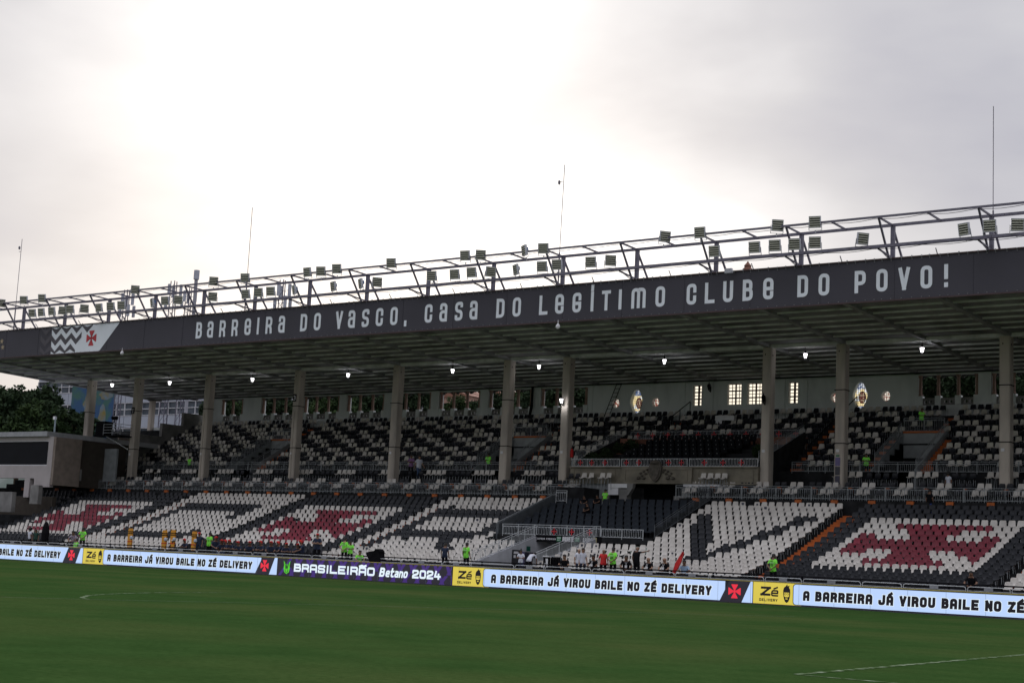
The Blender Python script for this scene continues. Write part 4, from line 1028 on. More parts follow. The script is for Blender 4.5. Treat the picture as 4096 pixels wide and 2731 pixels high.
# ---------------------------------------------------------------- rear wall
RW = thing('rear_wall', 'pale grey rear wall of the upper tier with colonnaded openings and stained glass', 'wall')
WY = 103.6
def zt(x_): return 16.05
def wallbox(x0, x1, z0, z1, y0=WY, y1=WY+.5, nm='wall_panel', m_=None): q_ = MB(); q_.box(x0, x1, y0, y1, z0, z1); return q_.build(nm, m_ or white_wall, RW)
def bay(x0, x1, n_):
    """a run of openings between piers"""
    wallbox(x0, x1, 12.5, 13.78); wallbox(x0, x1, 15.86, 16.4)
    w_ = (x1-x0)/n_
    for k in range(n_+1):
        cx_ = x0+w_*k
        if k == 0: cx_ += .14
        if k == n_: cx_ -= .14
        q_ = MB(); q_.box(cx_-.20, cx_+.20, WY-.12, WY+.28, 13.78, 14.42); q_.build('pedestal', white_wall, RW)
        q_ = MB(); q_.lathe([(.17, 0), (.15, .08), (.13, .15), (.115, 1.25), (.15, 1.32), (.18, 1.44)], (cx_, WY+.05, 14.42), 8); q_.build('colonnette', pink_m, RW)
    for k in range(n_):
        a, b_ = x0+w_*k+.2, x0+w_*(k+1)-.2; m_ = (a+b_)/2
        q_ = MB()      # balustrade panel pierced by two round holes
        q_.box(a, b_, WY, WY+.14, 13.78, 13.86); q_.box(a, b_, WY, WY+.14, 14.16, 14.28)
        N_ = 12
        for c_ in (m_-.18, m_+.18):
            R_ = .11; zc_ = 14.01
            for s_ in range(N_):
                t0, t1 = 2*math.pi*s_/N_, 2*math.pi*(s_+1)/N_
                def sq(t_):
                    cx2, cz2 = math.cos(t_), math.sin(t_); k_ = 1/max(abs(cx2)/.18, abs(cz2)/.15); return c_+cx2*k_, zc_+cz2*k_
                i0 = (c_+R_*math.cos(t0), zc_+R_*math.sin(t0)); i1 = (c_+R_*math.cos(t1), zc_+R_*math.sin(t1)); o0, o1 = sq(t0), sq(t1)
                q_.prism_y([i0, i1, o1, o0], WY, WY+.14)
        q_.box(a, m_-.36, WY, WY+.14, 13.86, 14.16); q_.box(m_+.36, b_, WY, WY+.14, 13.86, 14.16)
        q_.build('balustrade_panel', conc_l, RW)
        q_ = MB(); zz0 = 15.86
        for (x_0, x_1, d_) in ((a-.02, a+.13, .20), (a+.13, a+.28, .10), (b_-.28, b_-.13, .10), (b_-.13, b_+.02, .20), (a+.28, b_-.28, .05)):
            q_.box(x_0, x_1, WY+.1, WY+.3, zz0-d_, zz0+.02)
        q_.build('scalloped_lintel', mat('dark_lintel_paint', (.05, .05, .05), .8), RW)
def pier(x0, x1): wallbox(x0, x1, 12.5, 16.4, WY-.15, WY+.5, 'pier')
pier(-113.4, -112.2); bay(-110.95, -107.95, 2); wallbox(-112.2, -110.95, 12.5, 16.4); pier(-107.9, -105.5)
pc = [-100.45, -95.1, -89.75, -84.4, -79.05, -73.7]
prev = -105.5
for c in pc:
    bay(prev, c-.45, 3); pier(c-.45, c+.45); prev = c+.45
bay(prev, -68.7, 3)
# central solid wall with windows
def solid_with_holes(x0, x1, holes, z0=12.5, z1=16.4):
    """rectangular holes: split the wall into boxes"""
    xs_ = sorted(set([x0, x1]+[h[0] for h in holes]+[h[1] for h in holes]))
    for a, b_ in zip(xs_, xs_[1:]):
        hs = sorted([h for h in holes if h[0] <= a+1e-6 and h[1] >= b_-1e-6], key=lambda h: h[2]); z_ = z0
        for h in hs:
            wallbox(a, b_, z_, h[2]); z_ = h[3]
        wallbox(a, b_, z_, z1)
WIN = [(-59.0, -58.25, 14.15, 15.72, 2, 6, .16), (-56.05, -54.85, 14.15, 15.75, 4, 6, .12), (-54.35, -53.15, 14.15, 15.75, 4, 6, .12), (-50.95, -50.2, 14.15, 15.72, 2, 6, .16)]
OV = [(-64.1, 14.5), (-45.35, 14.5)]; RD = [(-66.0, 14.5), (-62.35, 14.5), (-47.3, 14.5), (-43.4, 14.5)]
holes = [(a, b_, c, d_) for a, b_, c, d_, *_ in WIN]+[(x_-.65, x_+.65, 13.55, 15.6) for x_, _ in OV]+[(x_-.42, x_+.42, z_-.42, z_+.42) for x_, z_ in RD]
solid_with_holes(-68.7, -41.0, holes)
frame_red = mat('brown_window_frame', (.10, .055, .045), .7)
for (a, b_, c, d_, nx, nz, mu) in WIN:
    q = MB(); w_ = (b_-a)
    q.box(a, b_, WY+.30, WY+.36, c, d_)
    wv = thing_dummy = None
    win = q.build('window', glow_win, RW)
    q = MB(); q.box(a-.09, a, WY-.04, WY+.1, c-.09, d_+.09); q.box(b_, b_+.09, WY-.04, WY+.1, c-.09, d_+.09); q.box(a, b_, WY-.04, WY+.1, d_, d_+.09); q.box(a, b_, WY-.04, WY+.1, c-.09, c); q.build('frame', white_wall, win)
    q = MB()
    for k in range(nx+1):
        x_ = a+w_*k/nx; ww = mu if k == nx//2 else .035
        q.box(x_-ww/2, x_+ww/2, WY+.22, WY+.28, c, d_)
    for k in range(nz+1):
        z_ = c+(d_-c)*k/nz; ww = .10 if k in (0, 2, 4, nz) and nz == 6 else .045
        q.box(a, b_, WY+.215, WY+.285, z_-ww/2, z_+ww/2)
    q.build('glazing_bars', frame_red, win)
def round_fill(x_, z_, rx, rz, sx, sz, outline=None, N_=24):
    """wall infill between a rectangular hole and an oval opening"""
    q_ = MB()
    for s_ in range(N_):
        t0, t1 = 2*math.pi*s_/N_, 2*math.pi*(s_+1)/N_
        def sq(t_):
            k_ = 1/max(abs(math.cos(t_))/sx, abs(math.sin(t_))/sz); return x_+math.cos(t_)*k_, z_+math.sin(t_)*k_
        f_ = outline or (lambda t_: (math.cos(t_)*rx, math.sin(t_)*rz))
        i0, i1 = f_(t0), f_(t1)
        q_.prism_y([(x_+i0[0], z_+i0[1]), (x_+i1[0], z_+i1[1]), sq(t1), sq(t0)], WY, WY+.5)
    q_.build('wall_panel', white_wall, RW)
for x_, z_ in RD:
    round_fill(x_, z_, .33, .36, .42, .42)
    q = MB(); q.box(x_-.34, x_+.34, WY+.42, WY+.46, z_-.36, z_+.36); w_ = q.build('round_window', mat('leaded_white_glass', (.9, .82, .7), .4, col2=(.35, .08, .05), emit=.75, scale=5, lo=.5, hi=.56), RW)  # round panes glow by emission put into the glass colour
    q = MB()
    for k in range(-2, 3): q.box(x_+k*.13-.012, x_+k*.13+.012, WY+.40, WY+.42, z_-.34, z_+.34); q.box(x_-.34, x_+.34, WY+.395, WY+.415, z_+k*.13-.012, z_+k*.13+.012)
    q.build('lead_bars', black_m, w_)
def ovo(t_):
    c, s_ = math.cos(t_), math.sin(t_)
    r_ = 1.0
    return (c*.52*(1+.08*math.cos(4*t_)), s_*.98 if s_ > 0 else s_*.92)
sg_y = mat('amber_stained_glass', (1.0, .80, .42), .4, col2=(.85, .88, .9), emit=.75, scale=4.0, lo=.50, hi=.55)  # stained glass glows by emission, light put into its colours
sg_b = mat('blue_stained_glass', (.10, .16, .36), .4, col2=(.75, .78, .82), emit=.6, scale=9, lo=.48, hi=.52)
sg_r = mat('maroon_stained_glass', (.16, .03, .03), .4, col2=(.62, .5, .34), emit=.55, scale=9, lo=.50, hi=.55)
for x_, z_ in OV:
    round_fill(x_, z_+.075, .5, .95, .65, 1.025, ovo, 32)
    zc_ = z_+.05
    q = MB(); q.box(x_-.6, x_+.6, WY+.44, WY+.47, zc_-1.05, zc_+1.05); w_ = q.build('stained_window', sg_y, RW)
    q = MB(); q.box(x_-.6, x_+.6, WY+.425, WY+.438, zc_+.55, zc_+1.05); q.box(x_-.6, x_+.6, WY+.425, WY+.438, zc_-1.0, zc_-.68)
    q.lathe([(.02, 0), (.02, .001)], (x_, WY, zc_), 4)
    q.build('blue_glass', sg_b, w_)
    q = MB(); N_ = 18
    q.add([(x_+.24*math.cos(2*math.pi*k/N_), WY+.42, zc_-.05+.42*math.sin(2*math.pi*k/N_)) for k in range(N_)], [tuple(range(N_))]); q.build('medallion', sg_r, w_)
    q = MB()
    for k in range(N_):
        t0, t1 = 2*math.pi*k/N_, 2*math.pi*(k+1)/N_
        q.bar((x_+.25*math.cos(t0), WY+.41, zc_-.05+.43*math.sin(t0)), (x_+.25*math.cos(t1), WY+.41, zc_-.05+.43*math.sin(t1)), .04)
    for k in range(-3, 4): q.box(x_+k*.15-.011, x_+k*.15+.011, WY+.39, WY+.405, zc_-1.0, zc_+1.0)
    for k in range(-6, 7): q.box(x_-.55, x_+.55, WY+.37, WY+.385, zc_+k*.16-.011, zc_+k*.16+.011)
    q.build('lead_bars', black_m, w_)
for x_ in (-68.35, -59.85, -57.4, -51.4, -49.6): wallbox(x_-.16, x_+.16, 12.6, 16.05, WY-.07, WY-.001, 'pilaster')
bay(-41.0, -36.7, 3); pier(-36.7, -35.8); bay(-35.8, -31.4, 3); pier(-31.4, -30.5); bay(-30.5, -26.1, 3); pier(-26.1, -25.2); bay(-25.2, -20, 3); pier(-20, 12)
q = MB(); q.box(XL, XR, WY-.25, WY-.01, 12.5, 13.25); q.build('plinth', white_wall, RW)
# ladder and white counter
o = thing('ladder', 'black metal ladder leaning up to the roof hatch', 'ladder')
q = MB(); q.bar((-66.75, 103.0, 13.2), (-65.75, 103.3, 16.1), .05); q.bar((-66.3, 103.0, 13.2), (-65.3, 103.3, 16.1), .05); q.build('side_rail', black_m, o)
q = MB()
for k in range(9):
    t_ = (k+.5)/9; q.bar((-66.75+t_, 103+.3*t_, 13.2+2.9*t_), (-66.3+t_, 103+.3*t_, 13.2+2.9*t_), .035)
q.build('rungs', black_m, o)
o = thing('counter', 'white counter at the top of the stairs behind the honour box', 'counter')
p_ = at(2866, 1663, 101.2); q = MB(); q.box(p_.x, p_.x+1.55, 101.0, 101.4, p_.z-.36, p_.z); q.build('top_slab', white_m, o)
q = MB(); q.box(p_.x+.03, p_.x+.55, 101.05, 101.4, p_.z-.75, p_.z-.36); q.build('leg_block', white_m, o)
o = thing('roof_cable', 'thick dark cable bundle hanging down beside an opening in the rear wall', 'cable'); p_ = at(2130, 1560, 103.2)
q = MB(); q.bar((p_.x, 103.2, 16.0), (p_.x, 103.2, 14.5), .22, n=6); q.bar((p_.x, 103.2, 14.5), (p_.x, 102.9, 13.3), .26, n=6); q.build('cable_bundle', black_m, o)
for nm, lab, px, yy in (('fire_extinguisher', 'red fire extinguisher hanging behind the column left of the honour box', 2287, 91.6),):
    p_ = at(px, 1812, yy); o = thing(nm, lab, 'fire extinguisher')
    q = MB(); q.lathe([(.10, -.3), (.12, -.26), (.12, .2), (.05, .3), (.04, .34)], tuple(p_), 9); q.build('cylinder', redc, o); q = MB(); q.box(p_.x-.06, p_.x+.06, yy-.04, yy+.02, p_.z+.34, p_.z+.4); q.build('valve', black_m, o)
def stair_rail(lab, pts, base):
    o_ = thing('stair_handrail', lab, 'handrail'); q_ = MB(); q_.path(pts, .05); q_.build('rail', black_m, o_)
    q_ = MB()
    for p_ in pts: q_.bar(p_, (p_[0], p_[1], p_[2]-base), .05)
    q_.build('post', black_m, o_)
stair_rail('black handrail along the orange stairs right of the honour box', [(-45.3, 95+1.6*k, 10.1+.87*k) for k in range(6)], 1.0)
stair_rail('black handrail at the top of the stairs left of the honour box', [(-58.9, 98.5+1.5*k, 12.0+.8*k) for k in range(4)], 1.0)

# ---------------------------------------------------------------- LED boards
def led(lab, x0, x1, parts):
    o_ = thing('advertising_board', lab, 'advertising board'); Yb = 73.0
    q_ = MB(); q_.box(x0, x1, Yb+.02, Yb+.16, 0, 1.13); q_.build('cabinet', dark_m, o_)
    q_ = MB(); q_.box(x0, x1, Yb-.01, Yb+.18, 1.13, 1.165); q_.build('top_trim', yel_trim, o_)
    q_ = MB(); q_.box(x0, x1, Yb-.005, Yb+.02, 0, .035); q_.build('foot_trim', purp_d, o_)
    q_ = MB(); xx = math.ceil(x0)
    while xx < x1: q_.box(xx-.006, xx+.006, Yb-.02, Yb-.016, .05, 1.12); xx += 1.92
    q_.build('module_seams', mat('seam_grey', (.25, .30, .40), .5), o_, kind='stuff')
    return o_
def quad(o_, nm, pl, m_, y_=72.99):
    q_ = MB(); q_.add([(a, y_, b_) for a, b_ in pl], [tuple(range(len(pl)))]); return q_.build(nm, m_, o_)
Z0, Z1 = .04, 1.125
SLOGAN = 'A BARREIRA JÁ VIROU BAILE NO ZÉ DELIVERY'
def slogan(o_, x0, x1):
    letters(o_, ink, SLOGAN, x0, .30, x1-x0, .50, .148, y=72.966, gap=.15, slant=.04)
    q_ = MB(); text(q_, SLOGAN, x0, .30, x1-x0, .50, .148, y=72.975, gap=.15, slant=.04, grow=.026); q_.build('letter_outlines', scr_w, o_, kind='stuff')
def rrect(x0, x1, z0, z1, R, left=True):
    pts = [(x1, z0), (x1, z1)]
    for a in range(5): t_ = math.pi/2+a*math.pi/8; pts.append((x0+R+R*math.cos(t_), z1-R+R*math.sin(t_)))
    for a in range(5): t_ = math.pi+a*math.pi/8; pts.append((x0+R+R*math.cos(t_), z0+R+R*math.sin(t_)))
    return pts
def crest_block(o_, xs_):          # black slanted strip with the red cross, pale tip after it
    a0, a1, b0, b1, c_ = xs_        # bottom/top left, bottom/top right, end of pale tip
    quad(o_, 'crest_strip', [(a0, Z0), (b0, Z0), (b1, Z1), (a1, Z1)], purp_d, 72.985)
    q_ = MB(); malta(q_, (a0+b1)/2, (Z0+Z1)/2, .36, 72.975); q_.build('cross_emblem', scr_red, o_)
    quad(o_, 'pale_strip', [(b0+.03, Z0), (c_, Z0), (c_, Z1), (b1+.03, Z1)], scr, 72.985)
def logo_block(o_, x0, x1):
    quad(o_, 'yellow_panel', [(x0, Z0), (x1+.3, Z0), (x1+.3, Z1), (x0, Z1)], yel, 72.992)
    w_ = x1-x0
    q_ = MB(); glyph(q_, 'Z', x0+w_*.17, .45, w_*.24, .46, .115, y=72.975, slant=.08); glyph(q_, 'é', x0+w_*.42, .43, w_*.17, .46, .085, y=72.975, slant=.08)
    text(q_, 'DELIVERY', x0+w_*.15, .17, w_*.43, .14, .035, y=72.975, gap=.25); q_.build('lettering', ink, o_)
    q_ = MB(); cx_ = x0+w_*.79; cz_ = .56
    head = [(.0, -.42), (.10, -.36), (.17, -.18), (.20, .08), (.19, .26), (.12, .36), (.16, .46), (.05, .42), (.02, .52), (-.06, .42), (-.16, .34), (-.20, .20), (-.19, -.02), (-.15, -.22), (-.09, -.36)]
    q_.add([(cx_, 72.978, cz_)]+[(cx_+a, 72.978, cz_+b_) for a, b_ in head], [(0, i+1, (i+1) % len(head)+1) for i in range(len(head))]); q_.build('head_logo', ink, o_)
    q_ = MB()
    face = [(-.14, .10), (.14, .10), (.14, -.08), (.08, -.13), (-.08, -.13), (-.14, -.08)]
    q_.add([(cx_+a, 72.972, cz_+b_) for a, b_ in face], [tuple(range(6))]); q_.box(cx_-.06, cx_+.06, 72.970, 72.972, cz_-.24, cz_-.19); q_.build('face_patch', yel, o_)
    q_ = MB()
    for s_ in (-1, 1):
        for k in range(8):
            t0, t1 = k*math.pi/4, (k+1)*math.pi/4; q_.bar((cx_+s_*.07+.05*math.cos(t0), 72.966, cz_+.02+.05*math.sin(t0)), (cx_+s_*.07+.05*math.cos(t1), 72.966, cz_+.02+.05*math.sin(t1)), .014)
    q_.build('glasses', ink, o_)
o = led('far left pale blue advertising board with red cross on black slanted end', -112, -91.44, None)
quad(o, 'screen', [(-112, Z0), (-93.65, Z0), (-93.1, Z1), (-112, Z1)], scr); slogan(o, -108.4, -93.95); crest_block(o, (-93.65, -93.1, -92.2, -91.75, -91.45))
o = led('left centre advertising board, yellow block, pale blue slogan panel, black crest strip', -91.42, -71.92, None)
logo_block(o, -91.41, -89.0); quad(o, 'panel_border', rrect(-89.2, -73.5, Z0+.01, Z1-.01, .16), ink, 72.989); quad(o, 'screen', rrect(-89.16, -73.5, Z0+.04, Z1-.04, .14)[:1]+[(-73.4, Z1-.04)]+rrect(-89.16, -73.5, Z0+.04, Z1-.04, .14)[2:], scr, 72.986)
slogan(o, -88.7, -74.2); crest_block(o, (-73.9, -73.3, -72.65, -72.2, -71.93))
o = led('purple advertising board reading BRASILEIRÃO 2024 with a green emblem', -71.9, -57.5, None)
quad(o, 'screen', [(-71.9, Z0), (-57.5, Z0), (-57.5, Z1), (-71.9, Z1)], purp_d)
q = MB()
for k in range(16):
    x0 = -71.8+.95*k
    for (a, b_) in (((x0, Z0), (x0+.45, .55)), ((x0+.55, .60), (x0+.95, Z1))):
        s_ = .16; pl = [(a[0], a[1]), (a[0]+s_*1.6, a[1]), (b_[0]+s_*1.6, b_[1]), (b_[0], b_[1])]; pl = [(min(max(u, -71.9), -57.5), w_) for u, w_ in pl]
        q.add([(u, 72.984, w_) for u, w_ in pl], [(0, 1, 2, 3)])
        pl = [(a[0]+.9-(b_[0]-a[0])*0, b_[1]), (a[0]+.9+s_*1.6, b_[1]), (b_[0]+.9-.2+s_*1.6, a[1]), (b_[0]+.9-.2, a[1])]; pl = [(min(max(u, -71.9), -57.5), w_) for u, w_ in pl]
        q.add([(u, 72.983, w_) for u, w_ in pl], [(3, 2, 1, 0)])
q.build('zigzag_pattern', purp, o)
letters(o, scr_w, 'BRASILEIRÃO', -70.4, .31, 6.85, .52, .128, y=72.972, gap=.12)
letters(o, scr_w, 'B', -63.2, .30, .42, .56, .13, y=72.972, slant=.2); letters(o, scr_w, 'ktqno', -62.7, .30, 1.75, .56, .11, y=72.972, slant=.2, gap=.12)
letters(o, scr_w, '2024', -60.55, .31, 2.2, .52, .125, y=72.972, gap=.12)
q = MB(); c_ = -71.05
q.add([(c_+a, 72.975, .58+b_) for a, b_ in ((-.30, .40), (-.17, .25), (0, .12), (.17, .25), (.30, .40), (.24, .1), (.27, -.1), (.2, -.33), (0, -.44), (-.2, -.33), (-.27, -.1), (-.24, .1))], [tuple(range(12))]); q.build('green_emblem', scr_green, o)
q = MB(); q.path([(c_-.17, 72.968, .82), (c_-.05, 72.968, .45), (c_, 72.968, .75), (c_+.05, 72.968, .45), (c_+.17, 72.968, .82)], .035); q.path([(c_-.13, 72.968, .42), (c_-.08, 72.968, .25), (c_+.08, 72.968, .25), (c_+.13, 72.968, .42)], .03); q.build('emblem_lines', purp_d, o)
o = led('right centre advertising board, yellow block, pale blue slogan panel, black crest strip', -57.48, -37.7, None)
logo_block(o, -57.45, -55.05); quad(o, 'panel_border', rrect(-55.2, -39.4, Z0+.01, Z1-.01, .16), ink, 72.989); quad(o, 'screen', rrect(-55.16, -39.3, Z0+.04, Z1-.04, .14), scr, 72.986)
slogan(o, -54.6, -40.1); crest_block(o, (-39.62, -39.05, -38.35, -37.85, -37.7))
o = led('nearest advertising board at right, yellow block then pale blue slogan panel', -37.68, -18, None)
logo_block(o, -37.66, -35.25); quad(o, 'panel_border', rrect(-35.42, -18, Z0+.01, Z1-.01, .16), ink, 72.989); quad(o, 'screen', rrect(-35.38, -18, Z0+.04, Z1-.04, .14), scr, 72.986)
slogan(o, -34.85, -20.3)

# ---------------------------------------------------------------- crowd barriers and perimeter fence
x_ = -32.66+.08-5.2*16+.0
k = 0; nb = 0
while x_ < -20:
    w_ = 2.06 if k % 2 else 3.14
    o = thing('crowd_barrier', '%s %s silver crowd barrier from the left behind the advertising boards' % (ORD[nb], 'long' if w_ > 3 else 'short'), 'barrier', group='crowd barriers behind the boards')
    a, b_ = x_, x_+w_; y_ = 73.75; zt_ = 1.39; R_ = .12
    pts = [(a, y_, .05), (a, y_, zt_-R_), (a+R_*.3, y_, zt_-R_*.3), (a+R_, y_, zt_), (b_-R_, y_, zt_), (b_-R_*.3, y_, zt_-R_*.3), (b_, y_, zt_-R_), (b_, y_, .05)]
    q = MB(); q.path(pts, .038, n=6); q.build('frame', metal, o)
    q = MB(); q.bar((a, y_, zt_-.19), (b_, y_, zt_-.19), .028); q.bar((a, y_, .25), (b_, y_, .25), .028); q.build('cross_rail', metal, o)
    q = MB(); n_ = int(w_/.16)
    for j in range(1, n_): q.bar((a+w_*j/n_, y_, .25), (a+w_*j/n_, y_, zt_-.19 if j == n_//2 else 1.0), .014)
    q.build('bars', metal_d, o)
    if nb % 3 != 1:
        q = MB(); q.box((a+b_)/2-.22, (a+b_)/2+.22, y_-.03, y_-.018, zt_-.17, zt_-.02); q.build('sign_plate', mat('pale_grey_plate', (.28, .29, .32), .5), o)
    x_ += w_+.085; k += 1; nb += 1
o = thing('perimeter_fence', 'long black fence panel with a thick top rail in front of the lower seats', 'fence')
q = MB(); q.box(-125, -15, 74.40, 74.43, .2, 1.30); q.build('fence_panel', dark_m, o)
q = MB(); q.box(-125, -15, 74.36, 74.46, 1.46, 1.53); q.box(-125, -15, 74.38, 74.44, 1.30, 1.34); q.build('top_rail', black_m, o)
x_ = -124
while x_ < -16:
    q = MB(); q.box(x_-.04, x_+.04, 74.37, 74.45, .1, 1.46); q.build('post', black_m, o); x_ += 2.6

# ---------------------------------------------------------------- people
def skel(pose):
    P_ = {'pel': (0, 0, .95), 'sp': (0, .01, 1.12), 'ch': (0, .01, 1.32), 'nk': (0, .0, 1.49), 'h1': (0, -.02, 1.57), 'h2': (0, -.025, 1.66), 'h3': (0, -.01, 1.73),
          'sL': (-.17, .01, 1.42), 'sR': (.17, .01, 1.42), 'eL': (-.24, .03, 1.14), 'eR': (.24, .03, 1.14), 'wL': (-.25, -.05, .90), 'wR': (.25, -.05, .90),
          'hL': (-.10, 0, .90), 'hR': (.10, 0, .90), 'kL': (-.12, -.03, .50), 'kR': (.12, -.03, .50), 'aL': (-.13, .02, .09), 'aR': (.13, .02, .09), 'tL': (-.15, -.15, .04), 'tR': (.15, -.15, .04)}
    if pose == 'back': P_.update(eL=(-.27, .10, 1.15), eR=(.27, .10, 1.15), wL=(-.08, .19, .98), wR=(.06, .20, .96))
    if pose == 'fold': P_.update(eL=(-.25, -.08, 1.15), eR=(.25, -.08, 1.15), wL=(.03, -.24, 1.20), wR=(-.03, -.22, 1.16))
    if pose == 'phone': P_.update(eL=(-.25, -.06, 1.15), eR=(.25, -.06, 1.15), wL=(-.07, -.27, 1.17), wR=(.09, -.27, 1.15), h1=(0, -.04, 1.565), h2=(0, -.07, 1.65), h3=(0, -.07, 1.72))
    if pose == 'point': P_.update(eL=(-.40, -.03, 1.44), wL=(-.62, -.05, 1.50), h1=(.02, -.04, 1.56), h2=(.03, -.08, 1.64), h3=(.03, -.08, 1.71))
    if pose == 'walk': P_.update(kL=(-.12, -.22, .52), aL=(-.13, -.10, .10), tL=(-.14, -.27, .06), kR=(.12, .08, .50), aR=(.12, .26, .12), tR=(.13, .14, .04), wL=(-.27, .08, .92), wR=(.27, -.18, .95))
    if pose == 'bend': P_.update(sp=(0, -.10, 1.08), ch=(0, -.26, 1.20), nk=(0, -.42, 1.27), h1=(0, -.50, 1.28), h2=(0, -.57, 1.30), h3=(0, -.62, 1.34), sL=(-.17, -.38, 1.22), sR=(.17, -.38, 1.22),
                                 eL=(-.22, -.45, .96), eR=(.22, -.45, .96), wL=(-.16, -.55, .76), wR=(.16, -.55, .76))
    if pose in ('sit', 'sitfold'):
        d_ = .45
        for k_ in list(P_):
            if k_[0] not in 'kat' or k_ == 'ta': P_[k_] = (P_[k_][0], P_[k_][1], P_[k_][2]-d_)
        P_.update(hL=(-.10, -.02, .47), hR=(.10, -.02, .47), kL=(-.15, -.44, .50), kR=(.15, -.44, .50), aL=(-.15, -.42, .09), aR=(.15, -.42, .09), tL=(-.16, -.58, .04), tR=(.16, -.58, .04),
                  ch=(0, -.05, .86), nk=(0, -.08, 1.03), h1=(0, -.11, 1.11), h2=(0, -.13, 1.20), h3=(0, -.12, 1.27), sL=(-.17, -.05, .95), sR=(.17, -.05, .95),
                  eL=(-.26, -.20, .72), eR=(.26, -.20, .72), wL=(-.10, -.38, .62), wR=(.12, -.38, .62))
        if pose == 'sitfold': P_.update(wL=(.02, -.30, .76), wR=(-.02, -.28, .72))
    return P_
RAD = {'pel': (.155, .115), 'sp': (.145, .105), 'ch': (.165, .115), 'nk': (.058, .058), 'h1': (.070, .078), 'h2': (.082, .098), 'h3': (.062, .075), 'sL': (.062, .062), 'sR': (.062, .062), 'eL': (.044, .044), 'eR': (.044, .044),
       'wL': (.028, .024), 'wR': (.028, .024), 'hL': (.095, .10), 'hR': (.095, .10), 'kL': (.060, .062), 'kR': (.060, .062), 'aL': (.042, .045), 'aR': (.042, .045), 'tL': (.038, .030), 'tR': (.038, .030)}
BON = [('pel', 'sp'), ('sp', 'ch'), ('ch', 'nk'), ('nk', 'h1'), ('h1', 'h2'), ('h2', 'h3'), ('ch', 'sL'), ('ch', 'sR'), ('sL', 'eL'), ('eL', 'wL'), ('sR', 'eR'), ('eR', 'wR'), ('pel', 'hL'), ('pel', 'hR'),
       ('hL', 'kL'), ('kL', 'aL'), ('aL', 'tL'), ('hR', 'kR'), ('kR', 'aR'), ('aR', 'tR')]
def body_mesh(pose, girth=1.0, longsleeve=False):
    P_ = skel(pose); nm = list(P_); vs = [Vector(P_[k_]) for k_ in nm]; ed = [(nm.index(a), nm.index(b_)) for a, b_ in BON]; rad = [RAD[k_] for k_ in nm]
    tag = [None]*len(vs)
    def addv(p_, r_, par): vs.append(Vector(p_)); rad.append((r_, r_)); ed.append((par, len(vs)-1)); tag.append('hand'); return len(vs)-1
    for s_, sg in (('L', -1), ('R', 1)):           # palm, four fingers, thumb
        w = Vector(P_['w'+s_]); e_ = Vector(P_['e'+s_]); d_ = (w-e_).normalized(); side = d_.cross(Vector((0, 1, .2))).normalized()
        pal = addv(w+d_*.07, .030, nm.index('w'+s_))
        for k_, (o_, ln) in enumerate(((-.026, .060), (-.009, .072), (.009, .068), (.026, .052))):
            f1 = addv(w+d_*.105+side*o_, .009, pal); addv(w+d_*(.105+ln)+side*o_*1.15+Vector((0, -.012, 0)), .0075, f1)
        t1 = addv(w+d_*.055+side*(-sg*.045), .011, pal); addv(w+d_*.09+side*(-sg*.062), .009, t1)
    h1 = nm.index('h1'); h2 = nm.index('h2'); H = Vector(P_['h2']); 
    f_ = (Vector((0, -1, -.1)) if pose != 'bend' else Vector((0, -.6, -.8))).normalized()
    addv(H+f_*.10+Vector((0, 0, -.02)), .014, h2); addv(H+Vector((-.085, .01, -.015)), .016, h2); addv(H+Vector((.085, .01, -.015)), .016, h2)
    me_ = bpy.data.meshes.new('b'); me_.from_pydata([tuple(v_) for v_ in vs], ed, []); ob = bpy.data.objects.new('b', me_); COL.objects.link(ob)
    ob.modifiers.new('s', 'SKIN')
    for i_, sv in enumerate(me_.skin_vertices[0].data):
        g_ = girth if i_ < len(nm) and nm[i_] in ('pel', 'sp', 'ch', 'hL', 'hR') else 1
        sv.radius = (rad[i_][0]*g_, rad[i_][1]*g_); sv.use_root = (i_ == 0)
    sb = ob.modifiers.new('u', 'SUBSURF'); sb.levels = 1; sb.render_levels = 1
    dg = bpy.context.evaluated_depsgraph_get(); out = bpy.data.meshes.new_from_object(ob.evaluated_get(dg)); bpy.data.objects.remove(ob)
    # clothing regions by nearest bone
    fc = np.empty(len(out.polygons)*3); out.polygons.foreach_get('center', fc); fc = fc.reshape(-1, 3)
    best = np.full(len(fc), 9e9); bi = np.zeros(len(fc), int); tt = np.zeros(len(fc))
    allb = [(nm.index(a), nm.index(b_)) for a, b_ in BON]+[(a, b_) for a, b_ in ed[len(BON):]]
    for k_, (a, b_) in enumerate(allb):
        A = np.array(vs[a]); B_ = np.array(vs[b_]); d_ = B_-A; t_ = np.clip(((fc-A)@d_)/(d_@d_+1e-9), 0, 1); dd = np.linalg.norm(fc-(A+t_[:, None]*d_), axis=1)-min(rad[a][0]*(1-0), .2)*.8
        m__ = dd < best; best[m__] = dd[m__]; bi[m__] = k_; tt[m__] = t_[m__]
    mi_ = []
    for k_, t_ in zip(bi, tt):
        if k_ >= len(BON): mi_.append(0); continue
        a, b_ = BON[k_]
        if a in ('pel', 'sp') and b_ in ('sp', 'ch'): mi_.append(1)
        elif (a, b_) == ('ch', 'nk'): mi_.append(1 if t_ < .75 else 0)
        elif b_ in ('sL', 'sR'): mi_.append(1)
        elif a in ('sL', 'sR'): mi_.append(1 if (t_ < .72 or longsleeve) else 0)
        elif a in ('eL', 'eR'): mi_.append(1 if longsleeve and t_ < .9 else 0)
        elif a in ('nk', 'h1', 'h2'): mi_.append(0)
        elif b_ in ('hL', 'hR'): mi_.append(1 if 'sit' in pose else 1)
        elif a in ('hL', 'hR', 'kL', 'kR'): mi_.append(2)
        else: mi_.append(3)
    out.polygons.foreach_set('material_index', mi_); out.polygons.foreach_set('use_smooth', [True]*len(mi_))
    return out, P_
BC = {}
